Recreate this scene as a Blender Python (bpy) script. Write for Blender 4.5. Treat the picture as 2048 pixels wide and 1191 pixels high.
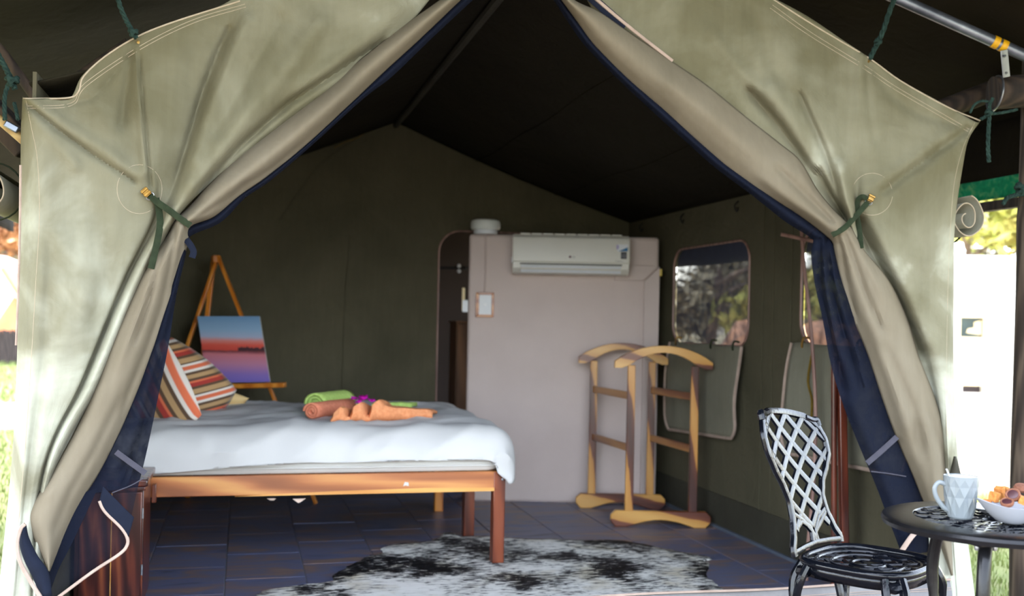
import bpy, math, random
from math import sin, cos, pi, sqrt, atan2, exp
from mathutils import Vector, Matrix, noise
from mathutils.geometry import tessellate_polygon
random.seed(7)
SC = bpy.context.scene
COL = SC.collection
for o in list(bpy.data.objects):
    bpy.data.objects.remove(o)

# ------------------------------------------------------------------ camera
FPX, PSI, ROLL, EYE, HZ = 2100.0, 0.2513, 0.020, 1.25, 640.0
CAM = Vector((0, 0, EYE))
FW = Vector((sin(PSI), cos(PSI), 0)); RT0 = Vector((cos(PSI), -sin(PSI), 0)); UP0 = Vector((0, 0, 1))
RT = RT0 * cos(ROLL) + UP0 * sin(ROLL); UP = UP0 * cos(ROLL) - RT0 * sin(ROLL)
cd = bpy.data.cameras.new('camera'); cam = bpy.data.objects.new('camera', cd); COL.objects.link(cam)
cd.sensor_width = 36.0; cd.lens = 36.0 * FPX / 2048.0
cd.shift_y = (HZ - 595.5) / 2048.0
cd.clip_start = 0.05; cd.clip_end = 400
cd.dof.use_dof = True; cd.dof.focus_distance = 3.45; cd.dof.aperture_fstop = 2.4
m = Matrix.Identity(4)
for i, v in enumerate((RT, UP, -FW)):
    for j in range(3): m[j][i] = v[j]
m.translation = CAM
cam.matrix_world = m
SC.camera = cam

# ------------------------------------------------------------------ sky, sun, exposure
W = bpy.data.worlds.new('sky'); SC.world = W; W.use_nodes = True
wn = W.node_tree.nodes; wl = W.node_tree.links; wn.clear()
sky = wn.new('ShaderNodeTexSky'); sky.sky_type = 'NISHITA'; sky.sun_disc = False
SUN_DIR = Vector((-0.36, 0.25, 1.0)).normalized()
sky.sun_elevation = math.asin(SUN_DIR.z); sky.sun_rotation = atan2(SUN_DIR.x, SUN_DIR.y)
sky.air_density = 1.0; sky.dust_density = 2.0; sky.ozone_density = 0.6
bg = wn.new('ShaderNodeBackground'); bg.inputs[1].default_value = 1.5
wo = wn.new('ShaderNodeOutputWorld')
hz = wn.new('ShaderNodeHueSaturation'); hz.inputs['Saturation'].default_value = 0.5  # hazy, pale sky
wl.new(sky.outputs[0], hz.inputs['Color']); wl.new(hz.outputs[0], bg.inputs[0]); wl.new(bg.outputs[0], wo.inputs[0])
sd = bpy.data.lights.new('sun', 'SUN'); sun = bpy.data.objects.new('sun', sd); COL.objects.link(sun)
sd.energy = 4.0; sd.color = (1.0, 0.93, 0.82); sd.angle = 0.01
sun.rotation_euler = SUN_DIR.to_track_quat('Z', 'Y').to_euler(); sun.location = (8, -10, 14)
SC.view_settings.view_transform = 'Standard'; SC.view_settings.look = 'None'
SC.view_settings.gamma = 1.0; SC.view_settings.use_curve_mapping = False
SC.view_settings.exposure = 0.47

# ------------------------------------------------------------------ pixel rays into the place
def ray(px, py):
    return FW + RT * ((px - 1024.0) / FPX) + UP * ((HZ - py) / FPX)
def at(px, py, d): return CAM + ray(px, py) * d
def front(px, py, off=0.0):
    r = ray(px, py); return CAM + r * (3.79 / r.y - off)
def on_z(px, py, z=0.0):
    r = ray(px, py); return CAM + r * ((z - EYE) / r.z)
def on_x(px, py, X):
    r = ray(px, py); return CAM + r * (X / r.x)
def on_y(px, py, Y):
    r = ray(px, py); return CAM + r * (Y / r.y)
def CW(xc, d, z=0.0):
    v = RT0 * xc + FW * d; return Vector((v.x, v.y, z))

# ------------------------------------------------------------------ materials
def lin(c):
    return tuple((x / 12.92 if x <= 0.04045 else ((x + 0.055) / 1.055) ** 2.4) for x in [v / 255.0 for v in c]) + (1.0,)
def newmat(name):
    M = bpy.data.materials.new(name); M.use_nodes = True
    n = M.node_tree.nodes; n.clear()
    out = n.new('ShaderNodeOutputMaterial'); b = n.new('ShaderNodeBsdfPrincipled')
    M.node_tree.links.new(b.outputs[0], out.inputs[0])
    return M, n, M.node_tree.links, b, out
def ramp(n, stops):
    r = n.new('ShaderNodeValToRGB'); e = r.color_ramp.elements
    e[0].position, e[0].color = stops[0]; e[1].position, e[1].color = stops[-1]
    for p, c in stops[1:-1]:
        x = e.new(p); x.color = c
    return r
def coords(n, l, scale=(1, 1, 1), rot=(0, 0, 0), kind='Object'):
    tc = n.new('ShaderNodeTexCoord'); mp = n.new('ShaderNodeMapping')
    mp.inputs['Scale'].default_value = scale; mp.inputs['Rotation'].default_value = rot
    l.new(tc.outputs[kind], mp.inputs[0]); return mp.outputs[0]
def ntex(n, l, vec, scale, detail=4, rough=0.55, dist=0.0):
    t = n.new('ShaderNodeTexNoise'); t.inputs['Scale'].default_value = scale; t.inputs['Detail'].default_value = detail
    t.inputs['Roughness'].default_value = rough; t.inputs['Distortion'].default_value = dist
    l.new(vec, t.inputs['Vector']); return t
def plain(name, c, c2=None, rough=0.6, metal=0.0, scale=6, stretch=(1, 1, 1), bump=0.0, bscale=60, coat=0.0, spec=0.5, fabric=False, lo=0.35, hi=0.65, sss=0.0):
    M, n, l, b, out = newmat(name)
    v = coords(n, l, stretch)
    c2 = c2 or tuple(int(x * 0.86) for x in c)
    t = ntex(n, l, v, scale, 5)
    r = ramp(n, [(lo, lin(c2)), (hi, lin(c))]); l.new(t.outputs[0], r.inputs[0]); l.new(r.outputs[0], b.inputs['Base Color'])
    b.inputs['Roughness'].default_value = rough; b.inputs['Metallic'].default_value = metal
    b.inputs['Specular IOR Level'].default_value = spec
    if coat: b.inputs['Coat Weight'].default_value = coat; b.inputs['Coat Roughness'].default_value = 0.06
    if fabric:
        b.inputs['Specular IOR Level'].default_value = 0.15
    if bump:
        t2 = ntex(n, l, v, bscale, 3); bp = n.new('ShaderNodeBump'); bp.inputs['Strength'].default_value = bump; bp.inputs['Distance'].default_value = 0.004
        l.new(t2.outputs[0], bp.inputs['Height']); l.new(bp.outputs[0], b.inputs['Normal'])
    return M
def canvas(name, c, c2, c3, scale=2.2, weave=0.25, wrinkle=0.5, wdist=0.012, height_tone=None, spec=0.2):
    """woven canvas: bleached patches, weave grain and small wrinkles"""
    M, n, l, b, out = newmat(name)
    v = coords(n, l)
    t = ntex(n, l, v, scale, 5, 0.52, 0.5)
    r = ramp(n, [(0.28, lin(c2)), (0.50, lin(c)), (0.74, lin(c3))]); 
    if height_tone:  # weathered patches; tone also grades from pale below to darker at the top
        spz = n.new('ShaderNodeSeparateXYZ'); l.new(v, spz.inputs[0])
        mr = n.new('ShaderNodeMapRange'); mr.inputs[1].default_value = height_tone[0]; mr.inputs[2].default_value = height_tone[1]; mr.inputs[3].default_value = 0.22; mr.inputs[4].default_value = -0.13
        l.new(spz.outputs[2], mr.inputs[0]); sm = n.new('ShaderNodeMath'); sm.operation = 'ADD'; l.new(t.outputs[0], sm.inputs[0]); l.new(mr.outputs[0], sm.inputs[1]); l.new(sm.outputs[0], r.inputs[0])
    else: l.new(t.outputs[0], r.inputs[0])
    vs = coords(n, l, (1.0, 1.0, 0.12)); t3 = ntex(n, l, vs, 40, 3)
    mx = n.new('ShaderNodeMixRGB'); mx.blend_type = 'MULTIPLY'; mx.inputs[0].default_value = 0.28
    r3 = ramp(n, [(0.3, (0.72, 0.72, 0.70, 1)), (0.7, (1, 1, 1, 1))]); l.new(t3.outputs[0], r3.inputs[0])
    l.new(r.outputs[0], mx.inputs[1]); l.new(r3.outputs[0], mx.inputs[2]); l.new(mx.outputs[0], b.inputs['Base Color'])
    b.inputs['Roughness'].default_value = 0.85; b.inputs['Specular IOR Level'].default_value = spec
    wv = n.new('ShaderNodeTexWave'); wv.wave_type = 'BANDS'; wv.bands_direction = 'Z'; wv.inputs['Scale'].default_value = 260
    l.new(v, wv.inputs[0])
    b1 = n.new('ShaderNodeBump'); b1.inputs['Strength'].default_value = weave; b1.inputs['Distance'].default_value = 0.0006
    l.new(wv.outputs[0], b1.inputs['Height'])
    t4 = ntex(n, l, v, 7, 5, 0.6, 1.2)
    b2 = n.new('ShaderNodeBump'); b2.inputs['Strength'].default_value = wrinkle; b2.inputs['Distance'].default_value = wdist
    l.new(t4.outputs[0], b2.inputs['Height']); l.new(b1.outputs[0], b2.inputs['Normal']); l.new(b2.outputs[0], b.inputs['Normal'])
    return M
def wood(name, stops, grain='X', scale=9.0, rough=0.35, coat=0.25, bump=0.15, dist=6.0, stretch=0.10, knots=True):
    M, n, l, b, out = newmat(name)
    s = {'X': (stretch, 1, 1), 'Y': (1, stretch, 1), 'Z': (1, 1, stretch)}[grain]
    v = coords(n, l, s)
    oi = n.new('ShaderNodeObjectInfo'); ad = n.new('ShaderNodeVectorMath'); ad.operation = 'ADD'
    sc = n.new('ShaderNodeVectorMath'); sc.operation = 'SCALE'; sc.inputs[0].default_value = (3.1, 5.3, 4.1)
    l.new(oi.outputs['Random'], sc.inputs['Scale']); l.new(v, ad.inputs[0]); l.new(sc.outputs[0], ad.inputs[1])
    t = ntex(n, l, ad.outputs[0], scale, 5, 0.55, 0.8)
    w = n.new('ShaderNodeTexWave'); w.wave_type = 'BANDS'; w.bands_direction = 'DIAGONAL'
    w.inputs['Scale'].default_value = scale * 0.8; w.inputs['Distortion'].default_value = dist; w.inputs['Detail'].default_value = 3
    l.new(ad.outputs[0], w.inputs[0])
    mx = n.new('ShaderNodeMath'); mx.operation = 'MULTIPLY_ADD'; mx.inputs[1].default_value = 0.38
    m2 = n.new('ShaderNodeMath'); m2.operation = 'MULTIPLY'; m2.inputs[1].default_value = 0.62
    l.new(t.outputs[0], m2.inputs[0]); l.new(w.outputs[0], mx.inputs[0]); l.new(m2.outputs[0], mx.inputs[2])
    r = ramp(n, [(p, lin(c)) for p, c in stops]); l.new(mx.outputs[0], r.inputs[0]); l.new(r.outputs[0], b.inputs['Base Color'])
    b.inputs['Roughness'].default_value = rough; b.inputs['Coat Weight'].default_value = coat; b.inputs['Coat Roughness'].default_value = 0.2
    bp = n.new('ShaderNodeBump'); bp.inputs['Strength'].default_value = bump; bp.inputs['Distance'].default_value = 0.002
    l.new(w.outputs[0], bp.inputs['Height']); l.new(bp.outputs[0], b.inputs['Normal'])
    return M
def netmat(name, c, alpha, scale=700):
    """insect gauze: threads with see-through gaps"""
    M, n, l, b, out = newmat(name)
    b.inputs['Base Color'].default_value = lin(c); b.inputs['Roughness'].default_value = 0.8
    b.inputs['Specular IOR Level'].default_value = 0.1
    tr = n.new('ShaderNodeBsdfTransparent'); mx = n.new('ShaderNodeMixShader')
    v = coords(n, l); t = ntex(n, l, v, 14, 3); r = ramp(n, [(0.3, (alpha - 0.06,) * 3 + (1,)), (0.7, (alpha + 0.06,) * 3 + (1,))])
    l.new(t.outputs[0], r.inputs[0]); l.new(r.outputs[0], mx.inputs[0])
    l.new(tr.outputs[0], mx.inputs[1]); l.new(b.outputs[0], mx.inputs[2]); l.new(mx.outputs[0], out.inputs[0])
    return M

MT = {}
MT['canvas'] = canvas('faded olive canvas', (126, 123, 103), (100, 96, 74), (190, 192, 176), height_tone=(0.45, 2.0))
MT['canvas_back'] = canvas('canvas reverse', (116, 107, 90), (106, 98, 82), (124, 116, 100), 1.6, 0.2, 0.3, 0.008)
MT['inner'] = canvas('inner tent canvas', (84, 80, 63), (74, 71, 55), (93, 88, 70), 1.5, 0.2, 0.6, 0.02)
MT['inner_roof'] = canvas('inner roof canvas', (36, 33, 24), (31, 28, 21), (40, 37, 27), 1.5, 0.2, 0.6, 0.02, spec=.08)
MT['skirt'] = canvas('dark skirt canvas', (62, 60, 50), (54, 52, 44), (70, 68, 58))
MT['fly'] = canvas('fly sheet canvas', (28, 23, 14), (23, 19, 11), (33, 28, 17), spec=.06)
MT['flap'] = canvas('window flap canvas', (122, 120, 104), (112, 110, 95), (132, 130, 114))
MT['drygrass'] = plain('dry grass and earth', (140, 134, 104), (124, 116, 90), 0.95, scale=.8, bump=0.3, bscale=30)
MT['sill'] = canvas('grey sill canvas', (120, 118, 118), (104, 103, 105), (134, 132, 130))
MT['navy'] = canvas('navy webbing', (21, 27, 43), (17, 22, 36), (27, 34, 52), 8, 0.5, 0.3, 0.004)
MT['net'] = netmat('navy insect net', (14, 19, 33), 0.95)
MT['net_thin'] = netmat('navy insect net one layer', (16, 20, 31), 0.62)
MT['netwin'] = netmat('window gauze', (58, 62, 78), 0.90)
MT['nettape'] = plain('hem tape behind gauze', (62, 60, 70), (54, 53, 63), 0.85, scale=30)
MT['stitch'] = plain('canvas stitching', (172, 158, 136), (158, 144, 122), 0.8, scale=40)
MT['bind'] = plain('pale pink binding', (172, 152, 139), (156, 137, 124), 0.8, scale=20, bump=0.2, bscale=220, fabric=True)
MT['strap'] = plain('dark green strap', (42, 52, 34), (34, 42, 27), 0.75, scale=40, bump=0.3, bscale=300, fabric=True)
MT['brass'] = plain('brass buckle', (158, 124, 64), (116, 88, 44), 0.32, 0.9, scale=30)
MT['steel'] = plain('galvanised steel', (168, 172, 178), (120, 124, 132), 0.34, 0.85, scale=10, stretch=(1, 1, 0.2))
MT['alu'] = plain('aluminium tube', (150, 158, 170), (104, 110, 122), 0.38, 0.8, scale=6)
MT['rope'] = plain('dark green rope', (44, 64, 58), (26, 42, 38), 0.9, scale=60, bump=0.6, bscale=160, fabric=True)
MT['tape'] = plain('yellow tape', (222, 168, 20), (200, 146, 12), 0.45, scale=30)
MT['log'] = wood('weathered log', [(0.2, (24, 18, 14)), (0.5, (46, 35, 27)), (0.8, (70, 56, 44))], 'Z', 14, 0.85, 0, 0.6)
MT['post'] = wood('weathered post', [(0.2, (30, 24, 19)), (0.5, (64, 52, 43)), (0.8, (98, 84, 70))], 'Z', 16, 0.9, 0, 0.8)
MT['green'] = canvas('green shade cloth', (16, 150, 100), (8, 116, 78), (112, 176, 116), 22, 0.4, 0.6, 0.01)
MT['bamboo'] = wood('pale pole', [(0.2, (120, 92, 50)), (0.5, (166, 136, 84)), (0.8, (190, 164, 110))], 'X', 10, 0.6, 0, 0.3)
MT['plaster'] = plain('mauve grey plaster', (204, 188, 181), (198, 182, 175), 0.72, scale=3, bump=0.22, bscale=90)
MT['plaster_trim'] = plain('mauve grey painted trim', (198, 182, 175), (192, 176, 169), 0.6, scale=3, bump=0.08, bscale=40)
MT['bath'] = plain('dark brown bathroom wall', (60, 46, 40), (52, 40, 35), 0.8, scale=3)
MT['bed_dark'] = wood('dark red leg wood', [(0.2, (66, 28, 16)), (0.5, (112, 52, 30)), (0.8, (146, 76, 44))], 'Z', 9, 0.3, 0.3)
MT['rail'] = wood('orange rail wood', [(0.15, (112, 60, 32)), (0.45, (164, 96, 52)), (0.62, (188, 118, 66)), (0.85, (218, 158, 88))], 'X', 8, 0.35, 0.25)
MT['sap'] = wood('sapwood strip', [(0.2, (196, 128, 54)), (0.8, (228, 170, 92))], 'X', 8, 0.4, 0.2)
MT['sheesham'] = wood('dark figured wood', [(0.15, (34, 13, 11)), (0.42, (68, 28, 22)), (0.62, (102, 47, 32)), (0.85, (160, 90, 52))], 'Z', 13, 0.28, 0.4, 0.15, 9, 0.09)
MT['pine'] = wood('orange pine', [(0.2, (176, 96, 22)), (0.5, (206, 124, 34)), (0.8, (226, 150, 58))], 'Z', 9, 0.3, 0.4)
MT['rack_z'] = wood('two tone rack wood upright', [(0.30, (62, 24, 11)), (0.47, (98, 44, 20)), (0.505, (184, 124, 50)), (0.8, (208, 154, 76))], 'Z', 5, 0.35, 0.3, 0.1, 3, 0.16)
MT['rack_x'] = wood('two tone rack wood level', [(0.28, (78, 32, 14)), (0.42, (116, 56, 24)), (0.46, (190, 134, 58)), (0.8, (212, 162, 84))], 'X', 5, 0.35, 0.3, 0.1, 3, 0.2)
MT['rack_y'] = wood('two tone rack wood rung', [(0.22, (84, 40, 18)), (0.42, (128, 72, 32)), (0.6, (164, 108, 48)), (0.8, (184, 130, 66))], 'Y', 5, 0.35, 0.3, 0.1, 3, 0.2)
MT['darkpost'] = wood('dark mahogany', [(0.2, (50, 18, 12)), (0.5, (84, 36, 24)), (0.8, (112, 54, 36))], 'Z', 14, 0.3, 0.4)
MT['white_cotton'] = plain('white cotton', (205, 204, 202), (199, 198, 196), 0.85, scale=2, bump=0.12, bscale=18, fabric=True)
MT['white_sheet'] = plain('off white sheet', (206, 204, 199), (200, 197, 191), 0.85, scale=2, bump=0.12, bscale=18, fabric=True)
MT['plastic'] = plain('cream white plastic', (214, 212, 202), (208, 206, 196), 0.4, scale=2)
MT['plastic2'] = plain('cool white plastic', (220, 224, 228), (214, 218, 222), 0.35, scale=2)
MT['lampwhite'] = plain('opal white plastic', (214, 218, 212), (206, 210, 204), 0.4, scale=2)
MT['black'] = plain('black enamel', (12, 15, 22), (8, 10, 16), 0.17, 0.0, scale=30, coat=0.0, bump=0.30, bscale=34, spec=0.34)
MT['blacktbl'] = plain('black enamel worn', (22, 22, 24), (14, 14, 16), 0.26, 0.0, scale=30, coat=0.0, bump=0.10, bscale=60, spec=0.3)
MT['matteblack'] = plain('matte black', (18, 18, 20), (14, 14, 15), 0.6, scale=20)
MT['mug'] = plain('grey white glazed ceramic', (124, 131, 134), (118, 125, 128), 0.2, scale=2, spec=0.3)
MT['bowlm'] = plain('white porcelain', (150, 152, 158), (144, 146, 152), 0.18, scale=2, spec=0.3)
MT['orange'] = plain('coral terry towel', (240, 152, 120), (226, 134, 102), 0.95, scale=60, bump=0.8, bscale=260, fabric=True)
MT['orange2'] = plain('peach terry towel', (242, 166, 118), (230, 148, 100), 0.95, scale=60, bump=0.8, bscale=260, fabric=True)
MT['lime'] = plain('lime terry towel', (196, 224, 128), (180, 210, 108), 0.95, scale=60, bump=0.8, bscale=260, fabric=True)
MT['magenta'] = plain('magenta petals', (226, 30, 196), (190, 14, 168), 0.6, scale=60)
MT['cream'] = plain('cream pillow cotton', (240, 208, 150), (232, 198, 138), 0.9, scale=4, fabric=True)
MT['pinkcard'] = plain('pale label cloth', (240, 216, 200), (232, 206, 190), 0.8, scale=4)
MT['lawnm'] = plain('lawn soil', (104, 116, 60), (120, 122, 74), 0.95, scale=3, bump=0.4, bscale=40)
MT['blade'] = plain('grass blades', (104, 124, 58), (136, 144, 82), 0.8, scale=8)
MT['sand'] = plain('pale dry sand', (214, 200, 176), (200, 184, 158), 0.95, scale=1.2, bump=0.3, bscale=30)
MT['paving'] = plain('pinkish paving', (116, 98, 88), (100, 85, 76), 0.85, scale=3, bump=0.3, bscale=30)
MT['whitewall'] = plain('whitewashed wall', (240, 238, 232), (232, 230, 222), 0.8, scale=1.5, bump=0.1, bscale=20)
MT['cream_trim'] = plain('cream window trim', (232, 214, 172), (220, 200, 156), 0.7, scale=3)
MT['darkglass'] = plain('dark window glass', (60, 80, 78), (44, 58, 58), 0.1, scale=2)
MT['shadowdark'] = plain('dark vent hollow', (60, 52, 56), (50, 44, 48), 0.8, scale=2)
MT['leaf1'] = plain('yellow green leaves', (150, 158, 66), (190, 180, 104), 0.7, scale=1.5)
MT['leaf2'] = plain('grey olive leaves', (124, 120, 96), (160, 150, 126), 0.7, scale=1.5)
MT['leaf3'] = plain('rusty leaves', (196, 142, 92), (170, 120, 92), 0.7, scale=1.5)
MT['bark'] = wood('tree bark', [(0.2, (70, 58, 50)), (0.8, (136, 118, 104))], 'Z', 8, 0.9, 0, 0.8)
MT['rust'] = plain('rust orange roof sheet', (226, 140, 96), (206, 120, 80), 0.7, scale=2)
MT['fence'] = wood('dark fence reed', [(0.2, (30, 24, 24)), (0.8, (66, 54, 52))], 'Z', 12, 0.9, 0, 0.6)
MT['earth'] = plain('orange earth bank', (170, 120, 82), (112, 86, 70), 0.95, scale=3, bump=0.2, bscale=12)
MT['grout'] = plain('pale grey grout', (120, 122, 126), (106, 108, 112), 0.9, scale=10)
MT['lightgrout'] = plain('bluish skirting seal', (92, 102, 116), (80, 90, 102), 0.7, scale=10)
MT['polepink'] = wood('pinkish thin pole', [(0.2, (112, 80, 72)), (0.8, (158, 124, 112))], 'Z', 12, 0.5, 0.1)
MT['mustard'] = plain('mustard strap', (120, 98, 40), (104, 84, 32), 0.8, scale=30, fabric=True)
MT['rusk'] = plain('golden rusk', (190, 128, 62), (164, 98, 40), 0.85, scale=70, bump=0.7, bscale=120)
MT['biscuit'] = plain('brown biscuit', (128, 82, 60), (106, 64, 46), 0.85, scale=60, bump=0.7, bscale=150)
MT['choc'] = plain('chocolate centre', (70, 40, 44), (58, 32, 36), 0.35, scale=20)
MT['yellowtag'] = plain('yellow tab', (206, 182, 90), (190, 164, 74), 0.6, scale=10)
MT['dark_ink'] = plain('dark grey print', (58, 60, 66), (50, 52, 58), 0.5, scale=10)
MT['red_ink'] = plain('dark maroon logo print', (92, 34, 50), (84, 30, 46), 0.5, scale=10)
MT['blue_ink'] = plain('petrol blue print', (22, 104, 152), (18, 94, 140), 0.5, scale=10)
MT['lilac_ink'] = plain('lilac print', (178, 172, 206), (168, 160, 198), 0.5, scale=10)
MT['mid_ink'] = plain('mid grey print', (116, 118, 126), (104, 106, 114), 0.5, scale=10)
MT['cabwood'] = wood('dull brown cabinet', [(0.2, (84, 56, 34)), (0.8, (122, 84, 52))], 'Z', 8, 0.5, 0.1)
MT['handlewhite'] = plain('white enamel', (232, 234, 236), (226, 228, 230), 0.3, scale=4)

# slate tiles: blue-grey with rusty streaks, each tile its own run of noise
def tilemat():
    M, n, l, b, out = newmat('streaked slate tile')
    v = coords(n, l, (1.0, 3.4, 1.0))
    oi = n.new('ShaderNodeObjectInfo'); sc = n.new('ShaderNodeVectorMath'); sc.operation = 'SCALE'; sc.inputs[0].default_value = (7, 11, 5)
    ad = n.new('ShaderNodeVectorMath'); ad.operation = 'ADD'; l.new(oi.outputs['Random'], sc.inputs['Scale']); l.new(v, ad.inputs[0]); l.new(sc.outputs[0], ad.inputs[1])
    t = ntex(n, l, ad.outputs[0], 2.6, 6, 0.6, 0.7)
    r = ramp(n, [(0.28, lin((66, 66, 80))), (0.42, lin((94, 100, 130))), (0.51, lin((102, 99, 114))), (0.58, lin((122, 102, 100))), (0.72, lin((138, 118, 102)))])
    l.new(t.outputs[0], r.inputs[0]); l.new(r.outputs[0], b.inputs['Base Color'])
    t2 = ntex(n, l, ad.outputs[0], 12, 5); b.inputs['Roughness'].default_value = 0.42
    bp = n.new('ShaderNodeBump'); bp.inputs['Strength'].default_value = 0.25; bp.inputs['Distance'].default_value = 0.003
    l.new(t2.outputs[0], bp.inputs['Height']); l.new(bp.outputs[0], b.inputs['Normal'])
    return M
MT['tile'] = tilemat()
def hidemat():
    M, n, l, b, out = newmat('speckled cow hide')
    v = coords(n, l, (1.0, 3.6, 1.0)); va = coords(n, l, (1.0, 1.0, 1.0))
    big = ntex(n, l, va, 2.6, 2, 0.5, 0.3); fine = ntex(n, l, v, 17, 4, 0.65, 0.4)
    ma = n.new('ShaderNodeMath'); ma.operation = 'MULTIPLY_ADD'; ma.inputs[1].default_value = 0.58
    mb = n.new('ShaderNodeMath'); mb.operation = 'MULTIPLY'; mb.inputs[1].default_value = 0.54
    # darker towards the back bone end of the hide
    sp = n.new('ShaderNodeSeparateXYZ'); l.new(va, sp.inputs[0])
    mr = n.new('ShaderNodeMapRange'); mr.inputs[1].default_value = -0.85; mr.inputs[2].default_value = 0.15; mr.inputs[3].default_value = -0.05; mr.inputs[4].default_value = 0.075
    l.new(sp.outputs[1], mr.inputs[0])
    l.new(big.outputs[0], mb.inputs[0]); l.new(fine.outputs[0], ma.inputs[0]); l.new(mb.outputs[0], ma.inputs[2])
    mc = n.new('ShaderNodeMath'); mc.operation = 'ADD'; l.new(ma.outputs[0], mc.inputs[0]); l.new(mr.outputs[0], mc.inputs[1])
    r = ramp(n, [(0.50, lin((240, 240, 234))), (0.592, lin((222, 222, 214))), (0.632, lin((60, 60, 64))), (0.70, lin((9, 9, 12)))])
    l.new(mc.outputs[0], r.inputs[0])
    tan = ntex(n, l, va, 3.3, 3); rt = ramp(n, [(0.5, (1, 1, 1, 1)), (0.68, (0.80, 0.74, 0.62, 1))]); l.new(tan.outputs[0], rt.inputs[0])
    mx = n.new('ShaderNodeMixRGB'); mx.blend_type = 'MULTIPLY'; mx.inputs[0].default_value = 1.0
    l.new(r.outputs[0], mx.inputs[1]); l.new(rt.outputs[0], mx.inputs[2]); l.new(mx.outputs[0], b.inputs['Base Color'])
    b.inputs['Roughness'].default_value = 0.7; b.inputs['Specular IOR Level'].default_value = 0.2
    f2 = ntex(n, l, coords(n, l, (0.5, 2.0, 1.0)), 120, 4); bp = n.new('ShaderNodeBump'); bp.inputs['Strength'].default_value = 0.7; bp.inputs['Distance'].default_value = 0.004
    l.new(f2.outputs[0], bp.inputs['Height']); l.new(bp.outputs[0], b.inputs['Normal'])
    return M
MT['hide'] = hidemat()
def stripemat(name, axis, freq, turn=0.0):
    M, n, l, b, out = newmat(name)
    v = coords(n, l, rot=(0, 0, turn)); sp = n.new('ShaderNodeSeparateXYZ'); l.new(v, sp.inputs[0])
    t = ntex(n, l, v, 6, 2)
    ma = n.new('ShaderNodeMath'); ma.operation = 'MULTIPLY'; ma.inputs[1].default_value = freq
    l.new(sp.outputs[axis], ma.inputs[0])
    md = n.new('ShaderNodeMath'); md.operation = 'ADD'; md.inputs[1].default_value = 20.0; l.new(ma.outputs[0], md.inputs[0])
    fr = n.new('ShaderNodeMath'); fr.operation = 'FRACT'; l.new(md.outputs[0], fr.inputs[0])
    T, B, Wh, O, R = (186, 150, 104), (92, 68, 48), (232, 222, 210), (222, 112, 74), (168, 52, 42)
    seq = [(0.00, T), (0.14, T), (0.16, B), (0.22, B), (0.24, R), (0.34, R), (0.36, O), (0.40, O), (0.42, B), (0.48, B), (0.50, T), (0.60, T), (0.62, B), (0.68, B), (0.70, Wh), (0.76, Wh), (0.78, O), (0.88, O), (0.90, Wh), (0.95, Wh), (0.965, B)]
    r = ramp(n, [(p, lin(c)) for p, c in seq]); l.new(fr.outputs[0], r.inputs[0]); l.new(r.outputs[0], b.inputs['Base Color'])
    b.inputs['Roughness'].default_value = 0.85; b.inputs['Sheen Weight'].default_value = 0.2
    t2 = ntex(n, l, v, 200, 2); bp = n.new('ShaderNodeBump'); bp.inputs['Strength'].default_value = 0.4; bp.inputs['Distance'].default_value = 0.002
    l.new(t2.outputs[0], bp.inputs['Height']); l.new(bp.outputs[0], b.inputs['Normal'])
    return M
def sunsetmat():
    """the painting's own picture: evening sky over still water with a low island"""
    M, n, l, b, out = newmat('painted sunset')
    v = coords(n, l, kind='Generated'); sp = n.new('ShaderNodeSeparateXYZ'); l.new(v, sp.inputs[0])
    t = ntex(n, l, coords(n, l, (3, 3, 14), kind='Generated'), 3, 3)
    ad = n.new('ShaderNodeMath'); ad.operation = 'MULTIPLY_ADD'; ad.inputs[1].default_value = 0.03; l.new(t.outputs[0], ad.inputs[0]); l.new(sp.outputs[2], ad.inputs[2])
    r = ramp(n, [(0.0, lin((116, 102, 190))), (0.14, lin((138, 112, 190))), (0.30, lin((198, 132, 164))), (0.44, lin((212, 124, 132))), (0.475, lin((150, 74, 84))), (0.487, lin((96, 50, 60))), (0.50, lin((214, 76, 60))), (0.58, lin((228, 90, 72))), (0.645, lin((226, 142, 134))), (0.70, lin((176, 186, 212))), (0.80, lin((150, 184, 214))), (1.0, lin((116, 156, 196)))])
    l.new(ad.outputs[0], r.inputs[0])
    # island: dark low shape on the right, its top edge broken by noise
    tn = ntex(n, l, coords(n, l, (1, 1, 0.2), kind='Generated'), 16, 3)
    h = n.new('ShaderNodeMath'); h.operation = 'MULTIPLY_ADD'; h.inputs[1].default_value = 0.09; h.inputs[2].default_value = 0.487; l.new(tn.outputs[0], h.inputs[0])
    lt = n.new('ShaderNodeMath'); lt.operation = 'LESS_THAN'; l.new(sp.outputs[2], lt.inputs[0]); l.new(h.outputs[0], lt.inputs[1])
    gt = n.new('ShaderNodeMath'); gt.operation = 'GREATER_THAN'; gt.inputs[1].default_value = 0.478; l.new(sp.outputs[2], gt.inputs[0])
    gx = n.new('ShaderNodeMath'); gx.operation = 'GREATER_THAN'; gx.inputs[1].default_value = 0.56; l.new(sp.outputs[0], gx.inputs[0])
    m1 = n.new('ShaderNodeMath'); m1.operation = 'MULTIPLY'; l.new(lt.outputs[0], m1.inputs[0]); l.new(gt.outputs[0], m1.inputs[1])
    m2 = n.new('ShaderNodeMath'); m2.operation = 'MULTIPLY'; l.new(m1.outputs[0], m2.inputs[0]); l.new(gx.outputs[0], m2.inputs[1])
    mx = n.new('ShaderNodeMixRGB'); l.new(m2.outputs[0], mx.inputs[0]); l.new(r.outputs[0], mx.inputs[1]); mx.inputs[2].default_value = lin((74, 36, 44))
    l.new(mx.outputs[0], b.inputs['Base Color']); b.inputs['Roughness'].default_value = 0.6
    return M
MT['sunset'] = sunsetmat()
MT['stripeB'] = stripemat('striped cushion cotton, turned', 1, 5.6, -0.91)
MT['stripeA'] = stripemat('striped cushion cotton', 1, 6.8)

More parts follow.
